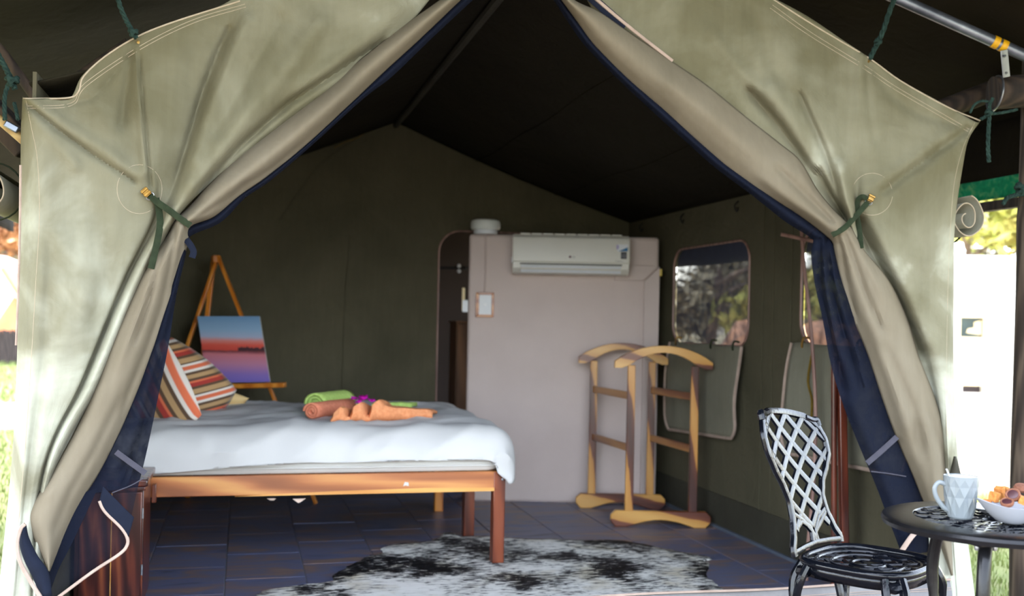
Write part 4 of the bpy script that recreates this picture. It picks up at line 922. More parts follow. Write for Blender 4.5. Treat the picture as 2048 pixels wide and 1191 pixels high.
acflat([(A1 - .076, ZT - .110), (A1 - .014, ZT - .110), (A1 - .014, ZT - .082)], 'sticker_print', 'blue_ink')
acflat([(A1 - .090, ZT - .100), (A1 - .078, ZT - .096), (A1 - .072, ZT - .080), (A1 - .078, ZT - .066), (A1 - .092, ZT - .070)], 'sticker_print', 'lilac_ink')
acflat([(A1 - .060, ZB + .104), (A1 - .020, ZB + .104), (A1 - .020, ZB + .152), (A1 - .060, ZB + .152)], 'energy_label', 'dark_ink', .0)
for q in ([(-.052, .112), (-.047, .112), (-.047, .136), (-.052, .136)], [(-.041, .112), (-.028, .112), (-.028, .116), (-.041, .116)], [(-.041, .132), (-.028, .132), (-.028, .136), (-.041, .136)], [(-.041, .116), (-.037, .116), (-.037, .132), (-.041, .132)], [(-.032, .116), (-.028, .116), (-.028, .132), (-.032, .132)]):
    acflat([(A1 + a, ZB + b) for a, b in q], 'label_print', 'mid_ink', .0004)
cx, cz = A0 + .386, ZB + .112
acflat([(cx + .0085 * cos(t), cz + .0085 * sin(t)) for t in [2 * pi * k / 20 for k in range(20)]], 'logo_disc', 'red_ink')
def lettering(txt, x, z, size, mat, name, par):
    cu = bpy.data.curves.new(name, 'FONT'); cu.body = txt; cu.size = size; cu.extrude = .0004
    to = bpy.data.objects.new(name, cu); COL.objects.link(to)
    bpy.context.view_layer.update()
    me = bpy.data.meshes.new_from_object(to.evaluated_get(bpy.context.evaluated_depsgraph_get())); me.name = name
    bpy.data.objects.remove(to)
    mb = MB(); vs = []
    for v in me.vertices:
        b = z + v.co.y; t = (b - (ZB + .074)) / ((ZT - .060) - (ZB + .074)); vs.append(acp(x + v.co.x, b, .192 - .004 * t + .0006 + v.co.z))
    mb.add(vs, [tuple(p.vertices) for p in me.polygons]); return mb.build(name, mat, par, smooth=False)
lettering('LG', cx + .012, cz - .0065, .018, 'mid_ink', 'lettering', ac)
lettering('INVERTER V', A1 - .098, ZB + .084, .0105, 'mid_ink', 'lettering', ac)
MB().prism([(-.012, ZB + .07), (-.004, ZB + .07), (-.004, ZB + .105), (-.012, ZB + .105)], lambda a, b: acp(a, b, .15), lambda a, b: acp(a, b, .10)).build('side_catch', 'handlewhite', ac, bevel=.002, fix=True)

# globe lamp on the partition edge, cable, framed switch
lc = pfr(-.198, PT, -.085) + Vector((0, 0, .003))
lp = thing('globe_lamp', 'round opal lamp sitting on the top edge of the partition', 'lamp', lc)
MB().lathe([(.0, .0), (.082, .0), (.084, .020), (.080, .030)], lc, 28).build('lamp_base', 'plastic2', lp)
MB().lathe([(.080, .029), (.097, .032), (.104, .045), (.104, .078), (.098, .094), (.075, .102), (.0, .105)], lc, 32).build('lamp_shade', 'lampwhite', lp)
sw = thing('light_switch', 'white light switch in a small wooden frame on the partition', 'switch', pfr(-.18, 1.275))
SX, SZ = -.189, 1.353
for q in ([(-.062, -.085), (.062, -.085), (.046, -.068), (-.040, -.068)], [(-.062, .085), (-.040, .068), (.046, .068), (.062, .085)], [(-.062, -.085), (-.040, -.068), (-.040, .068), (-.062, .085)], [(.062, -.085), (.062, .085), (.046, .068), (.046, -.068)]):
    MB().prism([(SX + a, SZ + b) for a, b in q], lambda a, b: pfr(a, b, .026), lambda a, b: pfr(a, b, -.002)).build('frame_side', 'rail', sw, bevel=.003, fix=True)
MB().prism([(SX - .041, SZ - .069), (SX + .047, SZ - .069), (SX + .047, SZ + .069), (SX - .041, SZ + .069)], lambda a, b: pfr(a, b, .016), lambda a, b: pfr(a, b, -.001)).build('switch_plate', 'plastic2', sw, bevel=.002, fix=True)
MB().prism([(SX - .008, SZ - .012), (SX + .012, SZ - .012), (SX + .012, SZ + .012), (SX - .008, SZ + .012)], lambda a, b: pfr(a, b, .020), lambda a, b: pfr(a, b, .014)).build('rocker', 'handlewhite', sw, bevel=.002, fix=True)
tag(MB().tube([pfr(-.192, 1.44, .008), pfr(-.190, 1.6, .008), pfr(-.192, PT - .03, .008), pfr(-.194, PT - .004, .004)], .0065, 8).build('cable_conduit', 'plaster_trim', None), 'thin mauve cable conduit from lamp down to the framed switch', 'conduit')
# socket on the partition's edge
sp0 = pfr(-.335, 1.335, -.04)
so = thing('wall_socket', 'cream socket box fixed on the left edge of the partition', 'socket', sp0)
MB().prism([(-.346, 1.30), (-.3075, 1.30), (-.3075, 1.385), (-.346, 1.385)], lambda a, b: pfr(a, b, -.02), lambda a, b: pfr(a, b, -.10)).build('socket_box', 'plastic2', so, bevel=.004, fix=True)
MB().prism([(-.350, 1.31), (-.330, 1.31), (-.330, 1.47), (-.350, 1.47)], lambda a, b: pfr(a, b, -.03), lambda a, b: pfr(a, b, -.09)).build('plug', 'cream_trim', so, bevel=.004, fix=True)
# towel rail with white knob in the annexe, cabinet edge
tr = thing('towel_rail', 'black rail with white enamel knobs in the dark bathroom doorway', 'rail', YBp(900, 535, YB + .28))
p0, p1 = YBp(780, 534.5, YB + .28), YBp(960, 536, YB + .28); p0 = p0.lerp(p1, (.872 - p0.x) / (p1.x - p0.x)); MB().tube([p0, p1], .011, 8).build('rail_bar', 'matteblack', tr)
for q in (-.022, .018): 
    c = YBp(918, 536, YB + .26) + Vector((0, 0, q)); MB().lathe([(.0, -.02), (.013, -.014), (.016, .0), (.012, .014), (.0, .02)], c, 14, 'Y').build('knob', 'handlewhite', tr)
MB().lathe([(.0, -.02), (.012, -.012), (.012, .012), (.0, .02)], YBp(930, 536, YB + .26), 12, 'Y').build('knob', 'matteblack', tr)
p = YBp(921, 800, YB + .45)
cbn = thing('bathroom_cabinet', 'tall dull brown cabinet edge in the bathroom doorway', 'cabinet', (p.x + .05, p.y + .1, 0))
x0 = YBp(912, 700, YB + .35).x; zt = YBp(912, 641, YB + .35).z
wbox(x0, x0 + .16, YB + .35, YB + .62, .0, zt - .015, 'body', 'cabwood', cbn); wbox(x0 - .012, x0 + .17, YB + .335, YB + .63, zt - .015, zt, 'top', 'cabwood', cbn); wbox(x0 + .008, x0 + .15, YB + .335, YB + .349, .05, zt - .03, 'door', 'cabwood', cbn)

# rolled down window flaps on the right wall
def wflap(y0, y1, zt, zb0, zb1, name, label, slant0=0, slant1=0):
    t = thing(name, label, 'window flap', (XR - .05, (y0 + y1) / 2, zb0), 0, 'window flaps of the right wall'); P = []
    for i in range(25):
        row = []
        for j in range(19):
            s, q = i / 24, j / 18; y = (y0 + slant0 * q) * (1 - s) + (y1 + slant1 * q) * s; zb = zb0 * (1 - s) + zb1 * s
            c = min(s, 1 - s); z = zt + (zb - zt) * q
            if q > .82 and c < .12: # rounded lower corners
                k = (q - .82) / .18; y += (0.06 * k * k) * (1 if s < .5 else -1) * (1 - c / .12)
            off = .045 + .018 * sin(q * pi) + .012 * noise.noise(Vector((s * 3, q * 2, y0))) + .03 * (1 - q) ** 4 * 0
            row.append(Vector((XR - off, y, z + .010 * noise.noise(Vector((s * 5, 0, y0))) * (1 - q))))
        P.append(row)
    MB().grid(P).build('flap_cloth', 'flap', t, solid=.004)
    edge = [P[0][j] for j in range(19)] + [P[i][18] for i in range(1, 25)] + [P[24][j] for j in range(17, -1, -1)]
    MB().tube([p - Vector((.004, 0, 0)) for p in edge], .010, 6).build('flap_binding', 'bind', t)
    for s in (.12, .40, .9):
        p = P[int(s * 24)][0] + Vector((-.004, 0, .004)); MB().tube(spline([p + Vector((.03, 0, .02)), p + Vector((-.004, .0, .022)), p + Vector((-.008, .012, -.01)), p + Vector((-.004, .016, -.03))], 3), .006, 6).build('toggle', 'strap' if s < .8 else 'brass', t)
    return t
wflap(5.60, 6.66, 1.125, .575, .53, 'window_flap', 'olive window flap hanging below the farther gauze window, pale edged', .05, .04)
f2 = wflap(4.00, 5.02, 1.16, .60, .57, 'window_flap', 'olive window flap hanging behind the garden chair and thin pole', .0, .09)
MB().tube(spline([on_x(1625, 700, XR - .075), on_x(1616, 760, XR - .08), on_x(1624, 800, XR - .078), on_x(1622, 850, XR - .075), on_x(1624, 880, XR - .075)], 4), .008, 6, flat=.3).build('hanging_strap', 'mustard', f2)

# thin pole with a short crossbar and the dark mahogany stand by the right wall
pd = thing('thin_pole', 'thin pinkish pole with a short crossbar leaning by the right window', 'pole', at(1614, 1160, 5.15))
a = at(1613, 1158, 5.15); a.z = .004; dd = 5.15
pts = [at(1603, 460, dd + .1), at(1608, 530, dd + .09), at(1620, 640, dd + .06), at(1629, 760, dd + .04), at(1631, 860, dd + .02), at(1626, 980, dd), at(1616, 1090, dd), a]
MB().tube(spline(pts, 4), .0095, 8).build('pole_shaft', 'polepink', pd)
MB().tube([at(1562, 468, dd + .085), at(1626, 482, dd + .085)], .0095, 8).build('crossbar', 'polepink', pd)
ms = thing('wooden_stand', 'dark mahogany stand of two posts between window flap and navy net', 'stand', at(1680, 1184, 4.92))
b1 = at(1668, 1184, 4.92); b1.z = 0; d1 = 4.92
MB().tube([at(1668, 700, d1), at(1668, 860, d1), b1 + Vector((0, 0, .01))], .014, 10).build('post', 'darkpost', ms)
b2 = at(1690, 1186, 4.90); b2.z = 0; d2 = 4.90
MB().beam(at(1682, 700, d2), b2 + Vector((0, 0, .004)), .05, .035).build('post', 'darkpost', ms, bevel=.004)
MB().beam(at(1664, 705, d1), at(1694, 703, d2), .03, .04).build('crosspiece', 'darkpost', ms, bevel=.003)
MB().beam(b1 + Vector((-.02, 0, .03)), b2 + Vector((.03, 0, .03)), .03, .04).build('crosspiece', 'darkpost', ms, bevel=.003)

# cow hide on the floor
hp = [(522,1185),(545,1179),(585,1175),(625,1171),(665,1163),(668,1150),(690,1137),(714,1126),(735,1114),(768,1107),(763,1096),(800,1088),(855,1085),(878,1075),(888,1066),(905,1067),(916,1073),(950,1073),(1000,1075),(1060,1079),(1110,1079),(1180,1081),(1240,1082),(1290,1090),(1340,1101),(1385,1108),(1422,1117),(1404,1123),(1417,1127),(1412,1152),(1428,1164),(1440,1176),(1462,1192),(1480,1230),(1380,1252),(1300,1240),(1100,1262),(900,1258),(750,1236),(600,1222),(510,1204)]
pts = [on_z(x, y, .003) for x, y in hp]
q = spline(pts + [pts[0]], 5)[:-1]; rq = random.Random(5); q = [p + Vector((rq.uniform(-.006, .006), rq.uniform(-.008, .008), 0)) for p in q]
cen = sum(q, Vector()) / len(q); rings = []
for s, z in ((1.0, .003), (.995, .010), (.93, .013), (.75, .012), (.5, .012), (.25, .012)):
    rings.append([cen + (p - cen) * s + Vector((0, 0, z - .003 + (.006 * max(0, noise.noise(p * 3)) if s > .7 else .002 * noise.noise(p * 5 * s)))) for p in q])
mb = MB().grid(rings, closev=True); n = len(q); mb.f.append(tuple((len(rings) - 1) * n + k for k in range(n)))
tag(mb.build('cowhide_rug', 'hide', None, angle=2.0), 'black and white speckled cow hide on the slate tile floor', 'rug')

# ================================================================== VERANDA: CHAIR, TABLE, CUP, BISCUITS
CHZ = .462
fx, fy = .74, -.67  # facing, in lens-square ground axes
cw = CW(1.22, 3.55, 0); face = (RT0 * fx + FW * fy).normalized(); wid = (RT0 * .67 + FW * .74).normalized()
ch = thing('garden_chair', 'black cast metal lattice garden chair beside the round table', 'chair', cw, atan2(wid.y, wid.x))
# local: x across the seat (+ away), y backwards
def back_w(h):
    K = [(0, .176), (.02, .180), (.06, .152), (.12, .128), (.17, .124), (.22, .146), (.28, .196), (.33, .228), (.38, .232), (.42, .214), (.445, .182), (.462, .130)]
    for (h0, w0), (h1, w1) in zip(K, K[1:]):
        if h0 <= h <= h1:
            t = (h - h0) / (h1 - h0); t = t * t * (3 - 2 * t) * .4 + t * .6; return w0 + (w1 - w0) * t
    return K[0][1] if h < 0 else .0
def B(u, h):
    k = h - .12 * u * max(0, h) / .46
    return Vector((u, .183 + .30 * h - .45 * u * u * (.4 + .6 * min(1, h / .3)), CHZ + .012 + k))
def bar(mb, pts, w, th):
    pts = [Vector(p) for p in pts]; rows = []
    for i, p in enumerate(pts):
        t = (pts[min(i + 1, len(pts) - 1)] - pts[max(i - 1, 0)]).normalized(); nn = Vector((0, -1, .3)); s = t.cross(nn).normalized(); nn = s.cross(t).normalized()
        rows.append([p + s * (w / 2 * c) + nn * (th / 2 * d) for c, d in ((-1, -.4), (-.75, .8), (0, 1), (.75, .8), (1, -.4), (.8, -1), (-.8, -1))])
    mb.grid(rows, closev=True); k = len(rows); b = len(mb.v) - 7 * k
    mb.f += [tuple(b + q for q in range(6, -1, -1)), tuple(b + (k - 1) * 7 + q for q in range(7))]
out = [B(-back_w(h), h) for h in [.462 * k / 34 for k in range(35)]]
top = [B(u, 0.462 + .006 * (1 - (u / .130) ** 2)) for u in [-.130 + .26 * k / 10 for k in range(1, 10)]]
mb = MB(); bar(mb, out + top + [B(back_w(h), h) for h in [.462 * (34 - k) / 34 for k in range(35)]], .027, .017)
bar(mb, [B(-.176, .012), B(-.09, .018), B(0, .022), B(.09, .018), B(.176, .012)], .020, .016)
mb.build('back_frame', 'black', ch, local=True)
lat = MB(); DS = .096
for sg in (1, -1):
    for k in range(-9, 10):
        pts = []
        for q in range(0, 141):
            h = .075 + .385 * q / 140; u = sg * (h - .075 - DS * k * 1.0) * 1.30
            if abs(u) < back_w(h) - .004: pts.append(B(u, h))
            elif pts: break
        if len(pts) > 6: bar(lat, pts[::4] + [pts[-1]], .030, .011)
bar(lat, [B(-.115, .082), B(-.07, .098), B(-.02, .075), B(0, .04), B(0, .02)], .022, .012); bar(lat, [B(.124, .12), B(.07, .085), B(.02, .06), B(0, .035)], .022, .012)
for s in (-1, 1): bar(lat, [B(s * .128, .13), B(s * .06, .10), B(s * .012, .06), B(s * .018, .02)], .020, .012)
lat.build('back_lattice', 'black', ch, local=True)
# curl ears at the crown
for s in (-1, 1): MB().tube(spline([B(s * .14, .458), B(s * .18, .450), B(s * .208, .452), B(s * .212, .43)], 4), .013, 8).build('crown_scroll', 'black', ch, local=True)
# seat: rounded square rim, pierced scroll lattice, apron
def sq(r, n=48, p=3.2, zx=0):
    o = []
    for k in range(n):
        t = 2 * pi * k / n; c, s = cos(t), sin(t); q = (abs(c) ** p + abs(s) ** p) ** (-1 / p); o.append((r * q * c, r * q * s * .96))
    return o
rim = [Vector((x, y, CHZ)) for x, y in sq(.197)]
mb = MB(); mb.tube(rim, .014, 10, closed=True, ref=(0, 0, 1)); mb.build('seat_rim', 'black', ch, local=True)
mb = MB(); mb.grid([[Vector((x, y, CHZ - .004 - (.042 if i else 0))) for x, y in sq(.196 - .006 * i)] for i in range(2)], closev=True); mb.build('apron', 'black', ch, local=True, solid=.010)
mb = MB()
def sbar(pts, w=.017): bar2(mb, pts, w)
def bar2(m_, pts, w):
    pts = [Vector(p) for p in pts]; rows = []
    for i, p in enumerate(pts):
        t = (pts[min(i + 1, len(pts) - 1)] - pts[max(i - 1, 0)]).normalized(); s = t.cross(UP0).normalized()
        rows.append([p + s * (w / 2 * c) + UP0 * (d * .004) for c, d in ((-1, -.3), (-.6, 1), (.6, 1), (1, -.3), (.7, -1), (-.7, -1))])
    m_.grid(rows, closev=True)
for sg in (1, -1):
    for k in range(-4, 5):
        pts = []
        for q in range(61):
            x = -.19 + .38 * q / 60; y = sg * x + k * .088
            if (abs(x) ** 3.2 + abs(y / .96) ** 3.2) ** (1 / 3.2) < .190: pts.append((x, y, CHZ - .006 - .008 * (1 - (x * x + y * y) / .05)))
        if len(pts) > 6: bar2(mb, pts[::4] + [pts[-1]], .019)
for r in (.055, .12, .17):
    bar2(mb, [Vector((x, y, CHZ - .005 - .006 * (1 - r / .19))) for x, y in sq(r, 32, 2.4)] + [Vector((r, 0, CHZ - .005 - .006 * (1 - r / .19)))], .013)
mb.build('seat_lattice', 'black', ch, local=True)
for sx, sy in ((-1, -1), (1, -1), (-1, 1), (1, 1)):
    mb = MB(); x, y = sx * .160, sy * .152; ex, ey = sx * .7071, sy * .7071
    def LP(o, z, s=0): return Vector((x + ex * o - ey * s * sx * sy, y + ey * o + ex * s * sx * sy, z))
    mb.tube(spline([LP(-.004, .452, .026), LP(.022, .40, .030), LP(.030, .34, .018), LP(.012, .26, .006), LP(-.004, .14), LP(.016, .03), LP(.030, .008)], 4), [.017] * 6 + [.015] * 6 + [.012] * 6 + [.010] * 6 + [.013], 8)
    mb.tube(spline([LP(-.004, .452, -.026), LP(.022, .40, -.030), LP(.030, .34, -.018), LP(.012, .26, -.006), LP(-.002, .16)], 4), .014, 8)
    mb.tube([LP(.000, .43, -.03), LP(.012, .425, 0), LP(.000, .43, .03)], .018, 8)
    mb.build('leg', 'black', ch, local=True)

TC, TZ, TR = CW(1.309, 2.83, 0), .742, .288
tb = thing('garden_table', 'round black cast metal garden table with a pierced top', 'table', TC)
def Tp(r, a, z): return TC + Vector((r * cos(a), r * sin(a), z))
MB().lathe([(.200, .732), (.205, TZ), (.272, TZ), (.284, TZ - .004), (.288, TZ - .012), (.284, TZ - .024), (.262, TZ - .026), (.206, .730)], TC, 64).build('table_rim', 'blacktbl', tb)
mb = MB(); mb.lathe([(.0, .724), (.200, .724), (.200, .727), (.0, .727)], TC, 40); 
rk2 = random.Random(8)
for r in (.032, .075, .118, .160, .198):
    pts = [Tp(r, 2 * pi * k / 48, .735) for k in range(49)]; bar2(mb, pts, .010)
for ring, (r, n, R2) in enumerate(((.055, 6, .020), (.098, 10, .024), (.140, 14, .026), (.180, 18, .026))):
    for k in range(n):
        a = 2 * pi * (k + .5 * (ring % 2)) / n; c = Tp(r, a, .736)
        pts = [c + Vector((cos(a + t) * R2 * (1 - .028 * i), sin(a + t) * R2 * (1 - .028 * i), .002 * sin(t))) for i, t in enumerate([2 * pi * q / 14 for q in range(20)])]
        bar2(mb, pts, .007)
for k in range(12):
    a = 2 * pi * k / 12; bar2(mb, [Tp(.03, a, .736), Tp(.11, a + .10, .739), Tp(.20, a, .737)], .008)
mb.build('pierced_centre', 'black', tb)
for k, a in enumerate((2.72 - .0, 2.72 + 2 * pi / 3, 2.72 + 4 * pi / 3)):
    pass
def tleg(px, py0, px1, d, nm='leg'):
    a0 = at(px, py0, d); a0.z = TZ - .03
    dirv = Vector((a0.x - TC.x, a0.y - TC.y, 0)); dirv.normalize()
    P = [a0, a0 + dirv * .035 + Vector((0, 0, -.05)), a0 + dirv * .055 + Vector((0, 0, -.16)), a0 + dirv * .03 + Vector((0, 0, -.32)), a0 - dirv * .01 + Vector((0, 0, -.5)), a0 + dirv * .03 + Vector((0, 0, -TZ + .045))]
    lg = MB().tube(spline(P, 5), [.017] * 12 + [.014] * 14, 10).build(nm, 'blacktbl', tb)
    MB().box(a0 + Vector((0, 0, .000)), (.07, .05, .018)).build('bracket', 'blacktbl', lg, bevel=.004)
    for s in (-.022, .022): MB().lathe([(.0, -.010), (.006, -.008), (.008, .0), (.006, .006)], a0 + RT0 * s + Vector((0, 0, -.012)), 10).build('bolt', 'steel', lg)
tleg(1895, 1075, 1895, 2.98); tleg(1972, 1088, 1972, 2.66); tleg(2130, 1085, 2130, 2.90)
bar_ = MB().tube(spline([at(1895, 1075, 2.98) - Vector((0, 0, .55)), TC + Vector((0, 0, .22)), at(2130, 1085, 2.90) - Vector((0, 0, .55))], 5), .009, 8).build('stretcher', 'blacktbl', tb)

# mug with faceted sides, handle, spoon
MC = CW(.4305 * 2.83, 2.83, TZ + .0005)
mg = thing('mug', 'pale grey faceted mug on the black garden table', 'mug', MC)
rows = []; NF = 11
H = .112
zz = [0, .004, .030, .058, .086, .108, H]; rr0 = [.029, .032, .0365, .0395, .0425, .0445, .0445]
mb = MB(); vs = []; fs = []
for i, (z, r) in enumerate(zip(zz, rr0)):
    for k in range(2 * NF):
        a = pi * k / NF; bump = 0
        if 1 < i < 5: bump = .0026 if ((k + i) % 2 == 0) else -.0012
        vs.append(MC + Vector(((r + bump) * cos(a), (r + bump) * sin(a), z)))
n = 2 * NF
for i in range(len(zz) - 1):
    for k in range(n):
        a, b, c, d = i * n + k, i * n + (k + 1) % n, (i + 1) * n + (k + 1) % n, (i + 1) * n + k
        fs += [(a, b, c), (a, c, d)] if (k + i) % 2 == 0 else [(a, b, d), (b, c, d)]
mb.add(vs, fs); k0 = len(mb.v)
mb.lathe([(.0445, H), (.043, H + .0012), (.0415, H), (.038, .05), (.030, .008), (.0, .006)], MC, 44)
mb.lathe([(.0, .0), (.029, .0)], MC, 22)
mb.build('mug_body', 'mug', mg, angle=.12)
hd = -RT0
MB().tube(spline([MC + hd * .038 + UP0 * .088, MC + hd * .058 + UP0 * .094, MC + hd * .070 + UP0 * .080, MC + hd * .066 + UP0 * .056, MC + hd * .048 + UP0 * .030, MC + hd * .034 + UP0 * .020], 6), .0052, 10, flat=1.2).build('handle', 'mug', mg)
spn = thing('spoon', 'teaspoon handle sticking out of the grey mug', 'spoon', MC + Vector((0, 0, .012)))
s0 = MC + RT0 * .012 + UP0 * .014; s1 = MC - RT0 * .034 - FW * .006 + UP0 * .113; s2 = s1 + (s1 - s0).normalized() * .020
MB().tube([s0, s1, s2], [.0022, .0024, .0036], 8, flat=.6).build('spoon_handle', 'plastic2', spn)
MB().lathe([(.0, -.006), (.009, -.004), (.012, .0), (.008, .003), (.0, .004)], s0, 14, sy=.6).build('spoon_bowl', 'steel', spn)

# boat shaped bowl of biscuits, saucer behind it
BC = CW((2032 - 1024) / 2100 * 2.76, 2.76, TZ + .001)
bw = thing('serving_bowl', 'white boat shaped porcelain bowl of biscuits on the garden table', 'bowl', BC)
def bowlpt(a, q, inner=0):
    # q 0 base .. 1 rim; pointed ends along the lens-square axis
    ca, sa = cos(a), sin(a); L, Wd = .022 + .072 * q ** .75, .020 + .034 * q ** .8
    e = abs(ca) ** 4; z = .046 * q ** 1.25 + .018 * q * ca * ca + (.004 if inner else 0)
    k = 1 - .05 * inner
    return BC + RT0 * (L * ca * k) + FW * (Wd * sa * (1 - .18 * e) * k) + UP0 * (z - (.003 * inner * q))
rows = [[bowlpt(2 * pi * k / 48, q / 10) for k in range(48)] for q in range(11)] + [[bowlpt(2 * pi * k / 48, 1 - q / 10, 1) for k in range(48)] for q in range(10)]
mb = MB().grid(rows, closev=True); n = 48; mb.f += [tuple(range(n - 1, -1, -1)), tuple((len(rows) - 1) * n + k for k in range(n))]
mb.build('bowl_body', 'bowlm', bw, fix=True)
SCc = CW((1990 - 1024) / 2100 * 2.93, 2.93, TZ + .001)
tag(MB().lathe([(.0, .0), (.030, .0), (.034, .004), (.062, .012), (.064, .014), (.061, .0145), (.034, .007), (.0, .006)], SCc, 40).build('saucer', 'bowlm', None), 'small white saucer between the grey mug and the biscuit bowl', 'saucer')
rb = random.Random(12)
def rusk(px, py, d, size, rot, label):
    mb = MB(); c = at(px, py, d); q = Matrix.Rotation(rot[0], 3, 'X') @ Matrix.Rotation(rot[1], 3, 'Y') @ Matrix.Rotation(rot[2], 3, 'Z'); sx, sy, sz = size
    N = 5; P = []
    vs = []; 
    mb.box((0, 0, 0), size)
    o = mb.build('rusk', 'rusk', None, origin=Vector((0, 0, 0)), bevel=min(size) * .22, seg=3); o.matrix_world = Matrix.Translation(c) @ q.to_4x4(); WM[o.name] = o.matrix_world.copy()
    import bmesh
    bm = bmesh.new(); bm.from_mesh(o.data); bmesh.ops.subdivide_edges(bm, edges=bm.edges, cuts=4, use_grid_fill=True)
    for v in bm.verts: v.co += v.normal * .0025 * noise.noise(v.co * 140 + Vector((px, py, 0)))
    bm.to_mesh(o.data); bm.free()
    return tag(o, label, 'rusk', 'biscuits in the white bowl')
def tart(px, py, d, r, tilt, label, cat='biscuit', centre=True):
    c = at(px, py, d); t = thing('jam_biscuit' if centre else 'oat_biscuit', label, cat, c, 0, 'biscuits in the white bowl')
    n = (CAM - c).normalized() * tilt[0] + UP0 * tilt[1] + RT0 * tilt[2]; n.normalize(); a = n.cross(Vector((.3, 1, .2))).normalized(); b = n.cross(a)
    def pl(prof, N=26, wob=.0): 
        return [[c + (a * cos(2 * pi * k / N) + b * sin(2 * pi * k / N)) * (rr * (1 + wob * noise.noise(Vector((k * .9, rr * 90, px))))) + n * z for k in range(N)] for rr, z in prof]
    g = pl([(.001, -.006), (r * .9, -.006), (r, -.002), (r * .98, .003), (r * .86, .0055), (r * .70, .003), (.001, .0025)] if centre else [(.001, -.006), (r * .9, -.006), (r, .0), (r * .85, .006), (r * .4, .008), (.001, .008)], 26, .06)
    MB().grid(g, closev=True).build('crust', 'biscuit', t, fix=True)
    if centre: MB().grid(pl([(.001, .0048), (r * .5, .0048), (r * .69, .0040), (r * .70, .002)]), closev=True).build('chocolate_centre', 'choc', t, fix=True)
rusk(1989, 993, 2.765, (.018, .022, .026), (.1, .1, .2), 'golden rusk standing upright at the left end of the bowl')
rusk(2000, 985, 2.79, (.016, .024, .034), (.2, -.35, .5), 'tall golden rusk leaning left behind the upright rusk')
rusk(2012, 984, 2.81, (.020, .024, .026), (.5, .3, .1), 'golden rusk with a crumbly top behind the chocolate biscuit')
rusk(1975, 1003, 2.755, (.022, .018, .010), (.1, .2, .7), 'small broken rusk lying at the tip of the bowl')
tart(2026, 989, 2.735, .019, (.75, .55, -.15), 'round biscuit with dark chocolate centre tilted on top of the heap')
tart(2014, 1004, 2.725, .017, (.45, .9, -.1), 'round biscuit with dark chocolate centre lying low at the bowl edge')
tart(2044, 975, 2.80, .021, (.3, .8, .1), 'plain dark oat biscuit at the top of the heap', centre=False)
rusk(2046, 1000, 2.72, (.024, .020, .018), (.3, .2, .9), 'golden rusk at the right beside the tilted chocolate biscuit')
rusk(2066, 990, 2.75, (.022, .022, .020), (.5, .5, .3), 'golden rusk at the far right end of the bowl')

# ================================================================== ROPES, POLES, POSTS
def rope(path, d, name, r, label, cat='rope', group=None, par=None, twist=True):
    P = spline([at(p[0], p[1], d + (p[2] if len(p) > 2 else 0)) for p in path], 6)
    mb = MB(); rr = random.Random(len(path) * 7 + int(path[0][0]))
    for s in range(3):
        Q = []
        for i, p in enumerate(P):
            t = (P[min(i + 1, len(P) - 1)] - P[max(i - 1, 0)]).normalized(); u = t.cross(FW).normalized(); v = u.cross(t); a = i * .9 + s * 2 * pi / 3
            Q.append(p + (u * cos(a) + v * sin(a)) * r * .55)
        mb.tube(Q, r * .62, 6)
    o = mb.build(name, 'rope', par); 
    return tag(o, label, cat, group) if par is None else o
def knot(px, py, d, R, r, par):
    c = at(px, py, d); mb = MB()
    for q in range(3):
        ax = (RT0 * (1, .2, .6)[q] + UP0 * (.3, 1, -.7)[q] + FW * .2).normalized(); u = ax.cross(FW).normalized(); v = ax.cross(u)
        mb.tube([c + ax * (.3 * R * (q - 1)) + (u * cos(t) + v * sin(t) * .8) * R for t in [2 * pi * k / 16 for k in range(16)]], r, 6, closed=True)
    return mb.build('knot', 'rope', par)
LD = 3.55
r1 = rope([(232, -20), (240, 12), (252, 40), (262, 58), (272, 76)], LD, 'guy_rope', .008, 'dark green rope tied to the left eyelet of the canvas gable', group=None); knot(266, 64, LD - .01, .013, .006, r1)
r2 = rope([(-12, 95), (5, 125), (18, 150), (30, 178)], LD, 'guy_rope', .009, 'dark green rope with a big knot at the left canvas corner'); knot(24, 160, LD - .01, .018, .008, r2)
rope([(18, 165), (10, 190), (9, 215), (10, 240)], LD - .01, 'rope_tail', .007, None, par=r2); rope([(28, 205), (32, 220), (36, 240)], LD - .01, 'rope_tail', .006, None, par=r2)
RD = 4.28
r3 = rope([(1800, -30), (1780, 20), (1766, 62), (1752, 92), (1739, 118)], RD, 'guy_rope', .010, 'dark green rope tied to the right eyelet of the canvas gable'); knot(1756, 84, RD - .01, .012, .006, r3)
RD2 = 4.38
r4 = rope([(1962, 238), (1972, 232), (1979, 226), (1979, 210), (1986, 196)], RD2, 'guy_rope', .007, 'dark green rope knotted between the right canvas corner and the log beam'); knot(1978, 226, RD2 - .01, .013, .006, r4)
rope([(1979, 228), (1977, 260), (1976, 295), (1978, 324)], RD2 - .01, 'rope_tail', .008, None, par=r4); rope([(1940, 226), (1948, 210), (1962, 202), (1976, 203)], RD2, 'rope_loop', .005, None, par=r4); rope([(1981, 228), (2005, 225), (2035, 219)], RD2, 'rope_tail', .006, None, par=r4)
PDp = 4.7
r5 = rope([(2006, 408), (2014, 396), (2030, 390), (2048, 388)], PDp - .09, 'guy_rope', .009, 'dark green rope knotted round the weathered wooden post'); knot(2042, 376, PDp - .09, .022, .009, r5)

